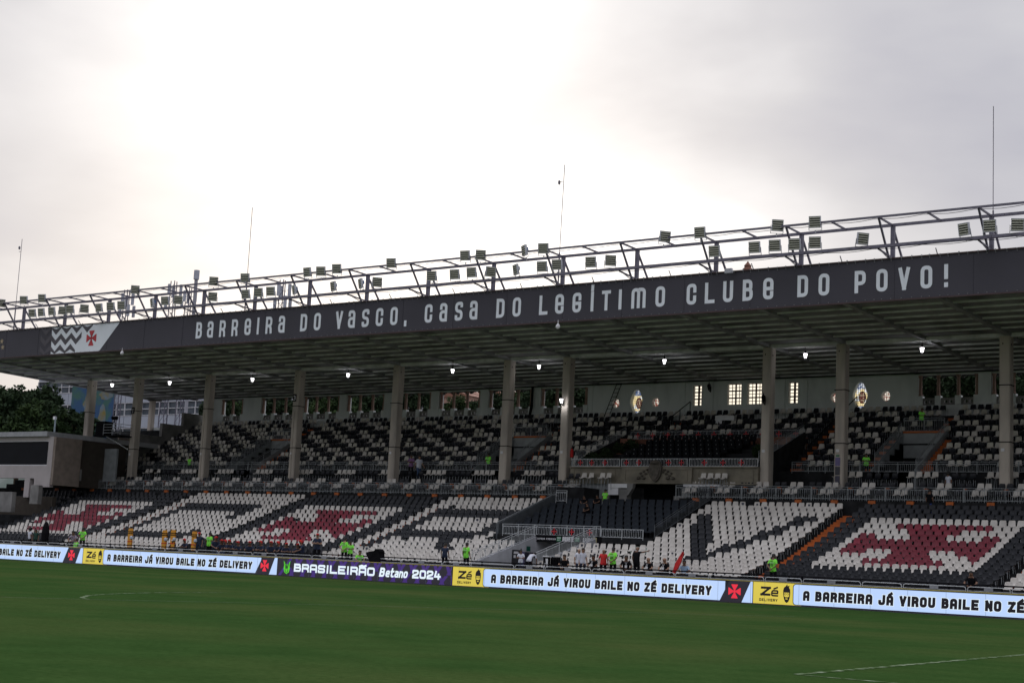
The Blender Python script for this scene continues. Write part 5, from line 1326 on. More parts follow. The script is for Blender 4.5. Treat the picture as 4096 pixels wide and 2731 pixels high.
shoe = mat('dark_shoe', (.02, .02, .022), .5)
def person(label, px, py, Y, pose, shirt, trou, yaw=0, skin=skin_m, head='hair', floor=.9, girth=1.0, longs=False, text_back=None, height=None, badge=False, hairlong=False, seat_dy=0, scale=1.0):
    key = (pose, girth, longs)
    if key not in BC: BC[key] = body_mesh(*key)
    me0, P_ = BC[key]
    p_ = at(px, py, Y)
    top = P_['h3'][2]+.07
    s_ = scale if floor is None else max(.80, min(1.12, (p_.z-floor)/top))
    z_ = p_.z-top*s_
    o_ = thing('person', label, 'person', (p_.x, Y, z_), math.radians(yaw)); o_.scale = (s_*1.14, s_*1.10, s_)
    # head offset compensation so the head is where the photograph shows it
    off_ = Matrix.Rotation(math.radians(yaw), 3, 'Z')@Vector((P_['h3'][0], P_['h3'][1], 0))*s_
    o_.location.x -= off_.x
    me_ = me0.copy()
    for m_ in (skin, shirt, trou, shoe): me_.materials.append(m_)
    link('body', me_, o_)
    H = Vector(P_['h2'])
    if head != 'bald':
        q_ = MB(); R_ = .098; prof = []
        vs_ = []; n_ = 10
        for i_ in range(5):
            ph = (.0, .38, .75, 1.12, 1.5)[i_]
            for k_ in range(n_):
                t_ = 2*math.pi*k_/n_; front = math.sin(t_) < -.3
                hh = (1.5-ph)/1.5
                low = -.02 if front else -.10
                vs_.append((H.x+math.sin(max(.12, 1.57-ph*0-(1.5-ph)*0) if False else max(.05, math.pi/2-ph))*math.cos(t_)*R_*.92, H.y+.005+math.sin(max(.05, math.pi/2-ph))*math.sin(t_)*R_*1.12, H.z+.03+math.sin(ph)*.085+(low if i_ == 0 else (.02 if front and i_ == 1 else 0))))
        fs_ = [(i_*n_+k_, i_*n_+(k_+1) % n_, (i_+1)*n_+(k_+1) % n_, (i_+1)*n_+k_) for i_ in range(4) for k_ in range(n_)]+[tuple(4*n_+k_ for k_ in range(n_))]
        q_.add(vs_, fs_)
        if head == 'bun': q_.lathe([(.02, -.05), (.05, 0), (.02, .06)], (H.x, H.y+.03, H.z+.15), 8)
        if head == 'long': q_.box(H.x-.085, H.x+.085, H.y+.03, H.y+.11, H.z-.24, H.z+.03)
        if head == 'afro': q_.lathe([(.04, -.16), (.14, -.10), (.17, .02), (.13, .12), (.03, .17)], (H.x, H.y+.03, H.z+.03), 9)
        q_.build('cap' if head == 'cap' else ('helmet' if head == 'helmet' else 'hair'), redc if head == 'cap' else (white_m if head == 'helmet' else hair_m), o_, smooth=True)
        if head == 'cap': q_ = MB(); q_.box(H.x-.07, H.x+.07, H.y-.20, H.y-.07, H.z+.045, H.z+.06); q_.build('cap_visor', redc, o_)
    q_ = MB()
    for s2 in (-1, 1): q_.box(H.x+s2*.032-.010, H.x+s2*.032+.010, H.y-.095, H.y-.088, H.z-.004, H.z+.008)
    q_.box(H.x-.022, H.x+.022, H.y-.092, H.y-.084, H.z-.058, H.z-.050); q_.build('eyes_and_mouth', hair_m, o_)
    cy_ = P_['ch'][1]; cz_ = P_['ch'][2]
    if text_back:
        q_ = MB(); ly = -(cy_+.135*girth)
        def bk(s__, z__, w__, h__, t__):
            a_ = MB(); text(a_, s__, -w__/2, z__, w__, h__, t__); q_.add([(-vx, -ly+.005, vz) for vx, vy, vz in a_.v], a_.f)
        if text_back[0]: bk(text_back[0], cz_+.03, .22, .05, .012)
        if text_back[1]: bk(text_back[1], cz_-.22, .20, .13, .028)
        q_.build('vest_lettering', hair_m, o_)
        q_ = MB(); q_.box(-.15, .15, cy_+.115*girth, cy_+.138*girth, cz_-.055, cz_-.025); q_.build('reflective_strip', mat('grey_reflective', (.42, .48, .42), .4), o_)
    if shirt is neon and not badge:
        q_ = MB(); q_.box(-.15, .15, cy_-.150*girth, cy_-.120*girth, cz_-.075, cz_-.045); q_.build('front_strip', mat('grey_reflective', (.42, .48, .42), .4), o_)
    if badge:
        q_ = MB(); q_.box(-.05, .05, cy_-.20*girth, cy_-.185*girth, cz_-.20, cz_-.06); q_.build('badge', white_m, o_)
        q_ = MB(); q_.path([(-.05, cy_-.16, cz_+.12), (0, cy_-.19, cz_-.06), (.05, cy_-.16, cz_+.12)], .01); q_.build('lanyard', white_m, o_)
    return o_
def cc(o_, s_, x_, y_): return o_[0]+x_/s_, o_[1]+y_/s_
YW = 74.85
blk = black_m
tb = ('CARACAL', None)
person('bald guard in neon green vest numbered 639 seen from behind', 2454, 2185, YW, 'back', neon, blk, 180, text_back=('CARACAL', '639'), head='hair', girth=1.1)
person('guard in neon green vest numbered 597 standing before white seats', 1868, 2166, YW, 'stand', neon, blk, 175, text_back=('CARACAL', '597'), girth=1.05)
person('guard in neon green vest beside the orange stairway, hands behind back', 3094, 2211, YW, 'back', neon, blk, 170, text_back=('CARACAL', '10'))
person('guard in neon green vest with hands behind back left of the draped camera', 1380.6, 2146.6, YW, 'back', neon, blk, 195, skin=skin_l, text_back=('CARACAL', None))
person('guard in neon green vest looking at his phone left of the draped camera', 1405, 2161, YW, 'phone', neon, blk, 20)
person('guard in neon green vest sitting low beside the draped black camera', 1443, 2197.6, 73.95, 'sit', neon, blk, 60, skin=skin_l, floor=.55)
person('guard in neon green vest numbered 11 among the men in red caps', 841, 2126, YW, 'stand', neon, blk, 185, text_back=('CARACAL', '11'), girth=1.1)
person('guard in neon green vest standing near the left board crest', 334, 2106.8, YW, 'back', neon, blk, 210, text_back=('CARACAL', None))
person('guard in neon green vest crouched behind the left board crest', 304, 2150, 73.95, 'sit', neon, blk, 180, floor=.55, text_back=('CARACAL', None))
person('bald man in white polo shirt in profile', 2317, 2190, YW, 'stand', whitec, navy, 60, skin=skin_l, head='bald')
person('dark-haired man in white polo shirt behind the bald man', 2333, 2188, 75.05, 'stand', whitec, navy, 65, skin=skin_l)
person('man in red T-shirt standing beside the 639 guard', 2415.7, 2193, YW, 'stand', redc, blk, 45, head='bald', girth=1.15)
person('tall man in black leaning and pointing with one arm', 2548, 2180.6, YW, 'point', blk, blk, 165, head='bald', girth=1.1)
person('seated man in black with white badge left of the red shirt', 2379, 2215.7, 75.05, 'sit', blk, blk, 0, badge=True, floor=.8)
person('seated man in black half hidden behind the tall pointing man', 2510, 2217, 75.15, 'sit', blk, blk, 30, badge=True, floor=.8)
person('seated man in black with badge, left of the two before white seats', 2599, 2223.7, 75.05, 'sit', blk, blk, 0, badge=True, skin=skin_l, head='bald', floor=.8)
person('seated man in black with badge beside the red flag', 2664, 2225, 75.05, 'sit', blk, blk, 0, badge=True, skin=skin_l, head='bald', floor=.8)
person('man in black shirt seated by the tunnel stair', 2264, 2214, YW, 'sit', blk, blk, 10, skin=skin_l, floor=.75)
person('woman in white T-shirt with hair bun by the tunnel wall', 2086, 2196, YW, 'phone', whitec, jean, 15, head='bun')
person('woman in white T-shirt bending forward by the tunnel wall', 2117, 2207, YW, 'bend', whitec, blk, 180, head='long')
person('man in navy T-shirt seen from behind left of guard 597', 1782, 2168, YW, 'stand', navy, blk, 190)
person('woman in white shirt standing at the far left rail', 122, 2109, YW, 'stand', whitec, blk, 170, head='afro')
person('woman in dark green top at the far left rail', 146, 2115, YW, 'stand', mat('dark_green_cloth', (.01, .05, .035), .8), blk, 30, head='long')
person('person in plaid shirt half hidden behind the left guard', 300, 2120, 75.1, 'sit', mat('plaid_cloth', (.16, .10, .16), .8, col2=(.4, .38, .42), scale=14), blk, 20, floor=.8)
# medical crew in red caps
RC = [(745, 2151, 'sitfold', 'seated man in red cap left of the rightmost stretcher board', 0), (799, 2126, 'stand', 'man in red cap standing right of the rightmost stretcher board', 20), (868, 2142, 'sit', 'man in red cap turned towards the guard numbered 11', 60),
      (893, 2154.5, 'sit', 'first seated man in red cap right of the guard numbered 11', 30), (909, 2155, 'sit', 'second seated man in red cap right of the guard numbered 11', -20), (924, 2155, 'sitfold', 'third seated man in red cap right of the guard numbered 11', 20),
      (959, 2161, 'sitfold', 'fourth seated man in red cap right of the guard numbered 11', 10), (1005, 2161, 'sit', 'fifth seated man in red cap right of the guard numbered 11', 30), (1050, 2159, 'sitfold', 'sixth seated man in red cap right of the guard numbered 11', 0),
      (1091, 2161, 'sit', 'seventh seated man in red cap right of the guard numbered 11', 25), (1151, 2167, 'sitfold', 'eighth seated man in red cap right of the guard numbered 11', 40), (1197, 2170, 'sit', 'ninth seated man in red cap, in front of the leaning one', 30),
      (1210, 2156, 'sit', 'man in red cap leaning forward behind the ninth seated man', -30), (1120, 2161, 'sit', 'man in red cap drinking, between seventh and eighth seated men', -20)]
for px, py, ps, lab, yw in RC:
    person(lab, px, py, YW+(.2 if 'leaning' in lab or 'drinking' in lab else 0), ps, navy, navy, yw, head='cap', floor=.9 if ps == 'stand' else .75)
person('man in red cap and navy shirt standing alone with folded arms', 1272, 2130.6, YW, 'fold', navy, blk, 30, head='cap', skin=skin_l)
person('person with silver helmet beside the two stretcher boards', 698, 2155, YW, 'sit', navy, blk, 10, head='helmet', floor=.8)
person('man sitting alone in black T-shirt in front of the black seats at right', 3888, 2279, YW, 'sit', blk, blk, 5, floor=.8)
# in the tiers
fz = 8.0
person('guard in neon vest numbered 610 at the upper tier railing', 1954.8, 1810, 93.9, 'stand', neon, blk, 185, floor=8.3-.15, text_back=('CARACAL', '610'))
person('guard in neon vest at the railing right of the poster column', 3467, 1811, 93.9, 'phone', neon, blk, 25, floor=8.1)
person('guard in neon green tunic high up above the rightmost stairwell', 3690, 1630, 99.3, 'phone', neon, blk, 60, floor=11.55)
person('guard in neon vest high on the left upper tier', 760, 1823, 93.9, 'stand', neon, blk, 180, floor=8.2)
person('man in lilac shirt on the upper tier walkway', 1646.8, 1816.5, 93.1, 'fold', purplec, blk, 20, floor=7.8)
person('woman in white top and blue jeans walking on the upper walkway', 1679, 1818.7, 92.6, 'walk', whitec, jean, 60, floor=7.6, skin=skin_l, head='long')
person('woman in white T-shirt with curly hair on the right concourse', 3793, 1886.6, 91.0, 'stand', whitec, blk, -20, floor=6.75, head='afro')
person('man in black shirt and blue trousers leaning on the concourse railing', 3719, 1953, 88.9, 'stand', blk, mat('blue_cloth', (.02, .05, .28), .8), 160, floor=5.4)
person('guard in neon vest at the back of the padded seats', 2422, 1953.6, 89.4, 'stand', neon, blk, 180, floor=5.35, text_back=(None, None))
person('man in black seated in the back row of the padded seats', 2392, 1976, 88.3, 'sit', blk, blk, 0, floor=5.35)
person('man in black with lit phone seated among the padded seats', 2340, 1979, 88.0, 'sit', blk, blk, 10, floor=5.3)
person('second man in black seated low among the padded seats', 2352, 2008, 86.3, 'sit', blk, blk, -10, floor=4.7)

# ---------------------------------------------------------------- things at the pitch side
for i, (px, pt, pb, tl) in enumerate(((519, 2112, 2184, .03), (656, 2119, 2190, .02), (690, 2118, 2191, 0), (775, 2124, 2194, .03))):
    a = at(px, pt, 74.75); b_ = at(px-1, pb, 74.75)
    o = thing('stretcher_board', '%s orange-yellow stretcher board from the left standing upright' % ORD[i], 'stretcher', (b_.x, 74.75, .95), group='upright stretcher boards'); h_ = a.z-.95
    q = MB(); q.prism_y([(-.19, 0), (.19, 0), (.22, .2), (.22, h_-.15), (.16, h_), (-.16, h_), (-.22, h_-.15), (-.22, .2)], -.05, .05); q.build('board', yel_pad, o)
    for z_ in (h_-.25, h_-.38, h_*.45): q = MB(); q.box(-.24, .24, -.07, .07, z_, z_+.05); q.build('strap', redc if z_ < h_*.5 else black_m, o)
    q = MB(); q.lathe([(.02, -.14), (.13, -.06), (.12, .08), (.03, .14)], (.24, -.1, h_*.62), 7); q.build('wrapped_bag', mat('pale_blue_plastic', (.45, .52, .62), .4), o)
# draped camera
o = thing('draped_camera', 'television camera covered with a black cloth behind the purple board', 'camera', tuple(at(1500, 2255, 73.9).xy)+(0,))
q = MB(); q.prism_y([(-.22, .9), (-.30, 1.30), (-.62, 1.62), (-.60, 1.74), (-.30, 1.80), (.10, 1.86), (.22, 1.99), (.42, 1.98), (.55, 1.84), (.50, 1.70), (.62, .9)], -.24, .24)
for k, v_ in enumerate(q.v): q.v[k] = (v_[0], v_[1]+.05*math.sin(9*v_[2]), v_[2])
q.build('black_cover', black_m, o)
q = MB(); q.bar((-.3, 0, 0), (0, 0, 1.2), .05); q.bar((.4, .1, 0), (0, 0, 1.2), .05); q.bar((0, -.3, 0), (0, 0, 1.2), .05); q.build('tripod', black_m, o)
# closed umbrella-like dark cover at left
p_ = at(397/1.0-216, 2140, 74.8)
o = thing('covered_equipment', 'tall black covered stand beside the seats at the far left', 'cover', (at(181, 2140, 74.8).x, 74.8, .9))
q = MB(); q.lathe([(.18, .3), (.27, .7), (.30, 1.2), (.24, 1.7), (.12, 2.0), (.03, 2.08)], (0, 0, 0), 9); q.build('black_cover', black_m, o)
q = MB(); q.bar((0, 0, 0), (0, 0, .4), .06); q.build('stand_foot', metal_d, o)
# red flag
a = at(2733, 2206, 74.7); b_ = at(2694, 2290, 74.7)
o = thing('furled_flag', 'furled red flag leaning on the fence beside seated men', 'flag')
q = MB(); d_ = (a-b_); s_ = Vector((.11, 0, -.03))
q.add([b_-s_*.6+Vector((0, -.04, 0)), b_+s_*1.0+Vector((0, -.04, 0)), b_+d_*.55+s_*1.3+Vector((0, -.06, 0)), a+s_*.3, a-s_*.5, b_+d_*.45-s_*1.2+Vector((0, -.05, 0)),
       b_-s_*.6+Vector((0, .04, 0)), b_+s_*1.0+Vector((0, .04, 0)), b_+d_*.55+s_*1.3+Vector((0, .06, 0)), a+s_*.3+Vector((0, .05, 0)), a-s_*.5+Vector((0, .05, 0)), b_+d_*.45-s_*1.2+Vector((0, .05, 0))],
      [(0, 1, 2, 3, 4, 5), (11, 10, 9, 8, 7, 6)]+[(i, i+6, (i+1) % 6+6, (i+1) % 6) for i in range(6)]); q.build('cloth', redc, o)
q = MB(); q.bar(b_-d_*.3, a+d_*.05, .03); q.build('pole', black_m, o)
person('person in light blue shirt half hidden behind the red flag', 2742, 2236, 75.0, 'sit', mat('light_blue_cloth', (.30, .42, .58), .8), blk, 20, floor=.75)
# garment rack and striped bin
x_ = at(2200, 2250, 74.95).x
o = thing('clothes_rack', 'low rack with dark hangers in front of the tunnel', 'rack')
p0, p1 = at(2208, 2232, 75.2), at(2244, 2234, 75.2)
q = MB(); q.bar((p0.x, 75.2, 2.0), (p1.x, 75.2, 2.0), .03); q.bar((p0.x, 75.2, .9), (p0.x, 75.2, 2.1), .03); q.bar((p1.x, 75.2, .9), (p1.x, 75.2, 2.1), .03); q.build('frame', metal_d, o)
for k in range(6):
    xx = p0.x+(p1.x-p0.x)*(k+.5)/6; q = MB(); q.prism_x([(75.0, 1.9), (75.2, 1.98), (75.4, 1.9), (75.38, 1.3), (75.02, 1.35)], xx-.02, xx+.02); q.build('hanging_garment', black_m, o)
p_ = at(2186, 2262, 75.0)
o = thing('club_podium', 'small black and white striped podium in front of the tunnel', 'podium', (p_.x, 75.0, .9))
q = MB(); q.box(-.17, .17, -.12, .12, 0, 1.05); q.build('body', black_m, o); q = MB(); q.box(-.2, .2, -.14, .14, 1.05, 1.12); q.build('top', white_m, o)
q = MB(); q.add([(-.17, -.125, .2), (.0, -.125, .55), (.0, -.125, .75), (-.17, -.125, .45)], [(0, 1, 2, 3)]); q.add([(0, -.126, .95), (.17, -.126, .95), (.17, -.126, .3), (.1, -.126, .3)], [(0, 1, 2, 3)]); q.build('print', white_m, o)

# left camera platform on columns
o = thing('camera_platform', 'small railed camera platform between the two leftmost columns', 'platform')
q = MB(); q.box(-112.2, -108.6, 89.6, 90.9, 11.0, 11.1); q.build('deck', black_m, o)
q = MB()
for z_ in (11.3, 11.55, 11.8, 12.05): q.path([(-110.9, 89.6, z_), (-108.6, 89.6, z_), (-108.6, 90.9, z_)], .04)
for x_ in (-110.9, -109.7, -108.6): q.bar((x_, 89.6, 11.1), (x_, 89.6, 12.05), .04)
q.build('guard_rail', metal_d, o)
q = MB(); q.box(-112.1, -110.9, 89.7, 90.6, 11.1, 12.35); q.build('cabinet', black_m, o)
q = MB(); q.bar((-110.6, 89.7, 11.0), (-108.9, 90.9, 9.9), .07); q.build('brace', metal_d, o)
o = thing('broadcast_camera', 'broadcast camera on a tripod on the platform between columns', 'camera', (-110.1, 90.1, 11.1))
q = MB(); q.box(-.25, .25, -.15, .15, 1.4, 1.7); q.bar((.0, -.15, 1.55), (0, -.4, 1.55), .12, n=8); q.build('camera_body', black_m, o)
q = MB()
for a in (0, 2.1, 4.2): q.bar((.45*math.cos(a), .45*math.sin(a), 0), (0, 0, 1.4), .04)
q.build('tripod', black_m, o)

# left exit vomitory
o = thing('exit_passage', 'dark exit passage with SAÍDA sign at far left of the lower tier', 'passage')
q = MB(); q.box(-110.7, -104.4+.0, 75.3, 79.0, .9, .92)
q = MB(); q.box(-112.5, -110.65, 79.0, 79.2, 3.15, 3.95); q.box(-125, -112.5, 78.9, 79.2, .9, 4.9); q.build('wall', wall_g, o)
q = MB(); q.box(-114.8, -110.75, 78.6, 79.3, 3.2, 4.05); q.build('sign_board', black_m, o)
q = MB(); text(q, 'SAÍDA', -112.9, 3.35, .9, .42, .08, y=78.59); q.build('lettering', white_m, o)
q = MB(); q.box(-113.9, -113.4, 78.57, 78.6, 3.4, 3.75); q.build('exit_plate', MATS['green_exit'], o)
q = MB(); q.box(-111.85, -111.4, 78.57, 78.6, 3.35, 3.8); q.build('number_plate', MATS['cream_plate'], o)
q = MB(); q.prism_x([(75.2, .9), (79, .9), (79, 3.0), (75.2, 1.6)], -110.75, -110.6); q.build('side_wall', wall_g, o)
loops_rail('exit_railing', 'dark railing above the far left exit sign', 'railing', (-114.8, 78.7, 4.07), (-110.7, 78.7, 4.07), h=.85, m=metal_d)

# commentary building at the left
CB = thing('commentary_building', 'pale low building with one wide dark window at the left edge', 'building')
Yb = 84.0
cream = mat('pale_pink_render', (.46, .42, .415), .85, var=.15, scale=.8, bump=.15); brown = mat('brown_render', (.26, .215, .18), .85, var=.25)
q = MB(); q.box(-128, -110.4, Yb, Yb+.4, 6.85, 7.95); q.box(-128, -110.4, Yb, Yb+.4, 10.1, 10.45); q.box(-111.05, -110.4, Yb, Yb+.4, 7.95, 10.1); q.box(-128, -121.5, Yb, Yb+.4, 7.95, 10.1); q.build('front_wall', cream, CB)
q = MB(); q.box(-110.4, -110.1, Yb+.02, 86.8, 6.3, 10.4); q.build('side_wall', brown, CB)
q = MB(); q.box(-114, -110.45, 86.8, 92, 6.3, 10.4); q.build('recess_shade_fill', mat('shaded_brown_render', (.07, .06, .05), .9, spec=.1), CB)  # solid block, the recess's shade put into its dark brown
a = at(378, 1795, 89.6); b_ = at(462, 1870, 89.6); q = MB(); q.box(a.x, b_.x, 89.6, 89.8, 7.0, a.z); q.build('low_wall', wall_g, CB)
q = MB(); q.box(-128, -110.9, Yb-.35, 96, 10.45, 10.86); q.build('roof', mat('pale_roof', (.42, .43, .45), .8), CB)
q = MB(); q.box(-121.5, -111.05, Yb+.2, Yb+.25, 7.95, 10.1); w_ = q.build('window', glass_d, CB)
q = MB(); q.box(-121.5, -111.05, Yb+.05, Yb+.2, 7.95, 8.02); q.box(-121.5, -111.05, Yb+.05, Yb+.2, 10.03, 10.1); q.box(-111.12, -111.05, Yb+.05, Yb+.2, 8.02, 10.03); q.build('frame', white_m, w_)
q = MB(); q.box(-128, -112.6, Yb+.5, Yb+5, 4.5, 6.85) if False else None
q = MB(); q.box(-128, -110.4, Yb+.4, Yb+.8, 3.5, 5.3); q.build('rear_low_wall', MATS['shaded_brown_render'], CB)
for bb in ((-112.6, -110.45, Yb, Yb+.4, 6.1, 6.85), (-113.9, -113.2, Yb, Yb+.4, 5.2, 6.85)):
    q = MB(); q.box(*bb); q.build('lower_wall', cream, CB)
a = at(263, 1876, 86.9); b_ = at(318, 1908, 86.9)
for bb in ((a.x, b_.x, 86.9, 87.1, b_.z-.3, a.z), (-111.5, -110.4, 82.9, 83.3, 4.6, 6.2), (-113.3, -111.6, 81.2, 81.6, 3.8, 5.5)):
    q = MB(); q.box(*bb); q.build('stepped_wall', conc_l, CB)
q = MB(); q.box(-116.5, at(478, 1760, 96).x, 95.9, 97.5, 10.6, 11.55); q.build('rear_canopy', brown, CB)
o = thing('lamp_post', 'thin pale post rising behind the commentary building roof', 'post'); p_ = at(223, 1665, 95)
q = MB(); q.bar((p_.x, 95, 10), (p_.x, 95, p_.z), .16, n=6); q.build('pole', mat('pale_blue_grey', (.25, .31, .34), .6), o); q = MB(); q.box(p_.x-.25, p_.x+.05, 94.9, 95.1, p_.z-.3, p_.z); q.build('head', white_m, o)

# ---------------------------------------------------------------- beyond the stand
OB = thing('office_building', 'grey office block with long window bands behind the left end of the stand', 'building')
FY = 158.0; spd = mat('grey_blue_spandrel', (.37, .40, .46), .7, var=.12, scale=.4); mull = mat('white_mullion', (.62, .62, .64), .6, var=.1)
gl2 = mat('office_glass', (.035, .045, .06), .25, col2=(.10, .12, .14), scale=.5, spec=.15); q = MB(); q.box(-213, -150, FY+.4, FY+25, 0, 29.6); q.build('core', mat('office_core', (.30, .30, .32), .8), OB)
zf = 29.4; k = 0
heights = [(26.9, 29.4, 's'), (24.45, 26.9, 'w'), (22.05, 24.45, 's'), (18.9+.0, 22.05, 'w')]
bands = []
z_ = 29.4
while z_ > 3:
    bands.append((z_-1.9, z_, 's')); bands.append((z_-3.95, z_-1.9, 'w')); z_ -= 3.95
for zb, ztop, kd in bands:
    if kd == 's':
        q = MB(); x_ = -213
        while x_ < -150: q.box(x_+.05, x_+1.95, FY+.05, FY+.4, zb+.05, ztop-.05); x_ += 2.0
        q.build('spandrel_panels', spd, OB)
    else:
        x_ = -213; nw = 0
        while x_ < -150:
            q = MB(); q.box(x_+.05, x_+1.95, FY+.2, FY+.3, zb, ztop); w_ = q.build('window', gl2, OB)
            q = MB(); q.box(x_-.05, x_+.05, FY, FY+.25, zb, ztop); q.box(x_+.05, x_+1.95, FY+.05, FY+.2, (zb+ztop)/2-.05, (zb+ztop)/2+.05); q.box(x_+.05, x_+1.95, FY, FY+.25, ztop-.08, ztop); q.box(x_+.05, x_+1.95, FY, FY+.25, zb, zb+.08); q.build('frame', mull, w_)
            x_ += 2.0; nw += 1
mural = mat('painted_mural', (.012, .06, .15), .7, col2=(.03, .10, .08), scale=.5, detail=3, lo=.45, hi=.62)
q = MB(); q.box(-203.9, -193.5, FY-.15, FY-.02, 12.5, 26.6); q.build('mural', mural, OB)
q = MB(); 
for (a, b_, c, d_) in ((-202, 20, 2.2, 1.2), (-199.5, 23.5, 1.3, 1.6), (-198, 17, 2.2, 1.0), (-196, 21, .9, 2.5), (-201, 15.5, 1.0, 1.6), (-195.4, 25, 1.6, .9)):
    N_ = 14; q.add([(a+c*math.cos(2*math.pi*k_/N_)*(1+.2*math.sin(3*k_)), FY-.17, b_+d_*math.sin(2*math.pi*k_/N_)) for k_ in range(N_)], [tuple(range(N_))])
q.build('mural_shapes', mat('mural_light_paint', (.10, .16, .22), .7, col2=(.17, .13, .02), scale=.8), OB)

def tree_mesh(seed, R, H, n_clump=70, leaves=70, s=.32, lm=leaf1):
    r_ = np.random.RandomState(seed); cl = r_.normal(size=(n_clump, 3)); cl /= np.linalg.norm(cl, axis=1)[:, None]
    cl *= (.55+.45*r_.rand(n_clump, 1)**.5)*np.array([R, R, R*.72]); cl[:, 2] += H; cl += r_.normal(size=cl.shape)*R*.08
    rr = R*(.14+.16*r_.rand(n_clump))
    P_ = np.repeat(cl, leaves, 0); d_ = r_.normal(size=P_.shape); d_ /= np.linalg.norm(d_, axis=1)[:, None]
    P_ = P_+d_*np.repeat(rr, leaves)[:, None]*(r_.rand(len(P_), 1)**.35)*np.array([1, 1, .65])
    a = r_.normal(size=P_.shape); a /= np.linalg.norm(a, axis=1)[:, None]; b_ = np.cross(a, r_.normal(size=P_.shape)); b_ /= np.linalg.norm(b_, axis=1)[:, None]
    a *= s; b_ *= s*.5; n_ = len(P_)
    V_ = np.stack([P_-a, P_+b_, P_+a, P_-b_], 1).reshape(-1, 3); F_ = np.arange(n_*4).reshape(-1, 4)
    m_ = bpy.data.meshes.new('crown'); m_.vertices.add(len(V_)); m_.vertices.foreach_set('co', V_.ravel()); m_.loops.add(n_*4); m_.loops.foreach_set('vertex_index', F_.ravel())
    m_.polygons.add(n_); m_.polygons.foreach_set('loop_start', np.arange(0, n_*4, 4)); m_.polygons.foreach_set('loop_total', np.full(n_, 4)); m_.update(calc_edges=True); m_.materials.append(lm)
    t_ = MB(); t_.bar((0, 0, 0), (0, 0, H*.55), .5, n=8)
    for c_ in cl[::6]: t_.bar((0, 0, H*.5), tuple(c_), .14, n=5)
    return m_, t_.mesh('trunk', bark)
TV = [tree_mesh(1, 5.2, 9, 110, 80, .34, leaf1), tree_mesh(2, 4.6, 8.5, 90, 80, .30, leaf2), tree_mesh(3, 4.0, 8, 80, 70, .3, leaf1)]
def tree(x_, y_, z_, sc, k_, label, group='trees behind the stand'):
    o_ = thing('tree', label, 'tree', (x_, y_, z_), rnd.uniform(0, 6), group); o_.scale = (sc, sc, sc)
    link('trunk', TV[k_][1], o_); link('crown', TV[k_][0], o_); return o_
for i, (px, py, Y_, sc, k_) in enumerate(((85, 1692, 128, 1.25, 0), (250, 1735, 126, 1.1, 2), (-15, 1720, 126, 1.3, 1), (290, 1850, 122, .70, 0), (165, 1760, 124, 1.1, 1))):
    p_ = at(px, py, Y_); H_ = (9, 8.5, 8)[k_]*sc; tree(p_.x, Y_, p_.z-H_, sc, k_, '%s tree from the left among the dark trees behind the commentary building' % ORD[sorted([85, 250, -15, 290, 165]).index(px)])
wt = [(885, 1650, 2), (940, 1640, 1), (1100, 1640, 0), (1230, 1625, 2), (1330, 1630, 1), (1420, 1615, 0), (1520, 1620, 2), (1640, 1610, 0), (1850, 1640, 1), (1760, 1670, 2), (1985, 1620, 0), (2110, 1620, 1), (2215, 1590, 0), (2330, 1580, 1), (3740, 1560, 0), (3830, 1550, 1), (3950, 1560, 0), (4080, 1560, 1)]
for i, (px, py, k_) in enumerate(wt):
    Y_ = 122+7*((i*5) % 4) if px not in (1760, 1850, 1985) else 170; p_ = at(px, py, Y_); sc = .62+.12*((i*3) % 3); H_ = (9, 8.5, 8)[k_]*sc
    tree(p_.x, Y_, p_.z-H_-(.6 if px < 3000 else -.3), sc, k_, '%s tree from the left seen through the rear wall openings' % ORD[i])
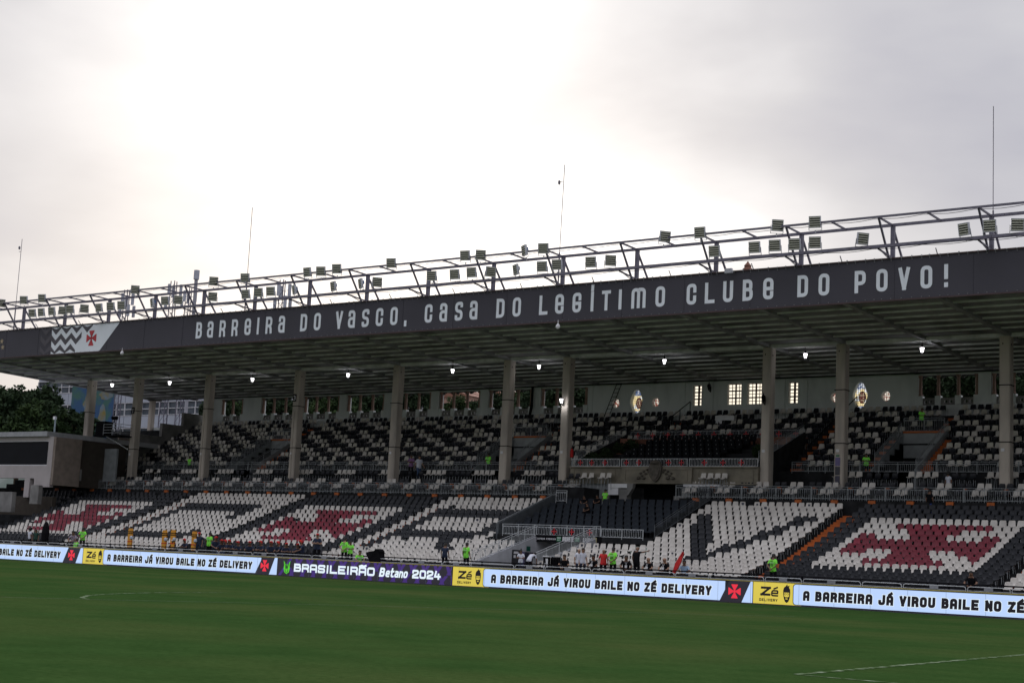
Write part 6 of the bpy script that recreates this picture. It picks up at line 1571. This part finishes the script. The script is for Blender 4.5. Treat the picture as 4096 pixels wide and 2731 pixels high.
# hill with houses
q = MB(); r_ = np.random.RandomState(4)
nx_ = 60; vs = []; fs = []
for i in range(nx_+1):
    x_ = -520+i*10; 
    for j, (yy, hh) in enumerate(((330, 0), (360, .55), (400, 1.0), (460, .6))):
        vs.append((x_, yy, max(0, hh*(34+16*math.sin(x_*.011)+7*math.sin(x_*.037+1))+r_.normal()*1.2)))
for i in range(nx_):
    for j in range(3): a = i*4+j; fs.append((a, a+4, a+5, a+1))
q.add(vs, fs); q.build('hills', mat('hazy_wooded_hill', (.10, .13, .11), .95, col2=(.16, .18, .16), scale=.06), kind='structure')
hc = [mat('house_wall_%d' % k, c_, .85) for k, c_ in enumerate(((.42, .36, .33), (.36, .22, .17), (.45, .45, .46), (.40, .34, .36)))]
roofm = mat('clay_roof', (.24, .11, .07), .85)
for i in range(22):
    px = 1000+i*62+rnd.uniform(-20, 20); Y_ = 250+rnd.uniform(0, 60); p_ = at(px, 1585+rnd.uniform(-5, 22)-(px-1000)*.012, Y_)
    o = thing('hillside_house', '%s small house from the left on the hill seen through the openings' % ORD[i], 'house', group='houses on the hill')
    w_ = rnd.uniform(5, 9); h_ = rnd.uniform(4, 7); z_ = p_.z
    q = MB(); q.box(p_.x-w_/2, p_.x+w_/2, Y_, Y_+6, z_-12, z_); q.build('wall', hc[i % 4], o)
    q = MB(); q.prism_y([(p_.x-w_/2-.4, z_), (p_.x+w_/2+.4, z_), (p_.x, z_+1.4)], Y_-.3, Y_+6.3); q.build('roof', roofm, o)
    for k in range(3): q = MB(); q.box(p_.x-w_*.35+k*w_*.28, p_.x-w_*.35+k*w_*.28+.9, Y_-.05, Y_, z_-2.6, z_-1.3); q.build('window', glass_d, o)
# telecom masts
def lattice(px, pyt, Y_, w_, lab, ants):
    a = at(px, pyt, Y_); o_ = thing('telecom_mast', lab, 'mast', (a.x, Y_, 0)); q_ = MB(); ht = a.z
    for sx, sy in ((-1, -1), (1, -1), (0, 1)): q_.bar((sx*w_, sy*w_, 12), (sx*w_*.7, sy*w_*.7, ht), .10)
    z_ = 12.; s_ = 1
    while z_ < ht-1.2:
        q_.bar((-w_*s_, -w_, z_), (w_*s_, -w_, z_+1.2), .05); q_.bar((-w_, -w_, z_), (w_, -w_, z_), .05); q_.bar((w_*s_, -w_, z_), (0, w_, z_+1.2), .05); z_ += 1.2; s_ = -s_
    q_.build('lattice', truss_m, o_)
    for k in range(ants):
        t_ = k*2.4; zz_ = ht-1.0-1.6*(k//3); q_ = MB(); xx, yy = math.cos(t_)*w_*2.6, math.sin(t_)*w_*2; q_.box(xx-.22, xx+.22, yy-.1, yy+.1, zz_-1.2, zz_+.4); q_.bar((xx, yy, zz_-.4), (0, 0, zz_-.4), .05); q_.build('panel_antenna', mat('antenna_panel', (.42, .44, .5), .5), o_)
lattice(512, 1160, 140, .45, 'leftmost telecom mast with panel antennas behind the roof truss', 6)
lattice(700, 1125, 150, .55, 'telecom mast crowded with thin aerials behind the roof truss, left of the thick pole', 5)
lattice(760, 1150, 150, .5, 'telecom mast right of the thick pole behind the roof truss', 3)
lattice(1135, 1120, 140, .45, 'rightmost telecom mast with white panels behind the roof truss', 6)
o = thing('chimney_pole', 'thick pale pole rising between the telecom masts', 'pole'); p_ = at(785, 1118, 145)
q = MB(); q.bar((p_.x, 145, 10), (p_.x, 145, p_.z), .5, n=10); q.build('tube', mat('pale_pole', (.32, .32, .36), .6), o)
q = MB(); q.bar((p_.x, 145, p_.z), (p_.x, 145, p_.z+1.3), .8, n=10); q.build('top_sleeve', MATS['antenna_panel'], o)
bpy.context.view_layer.update()
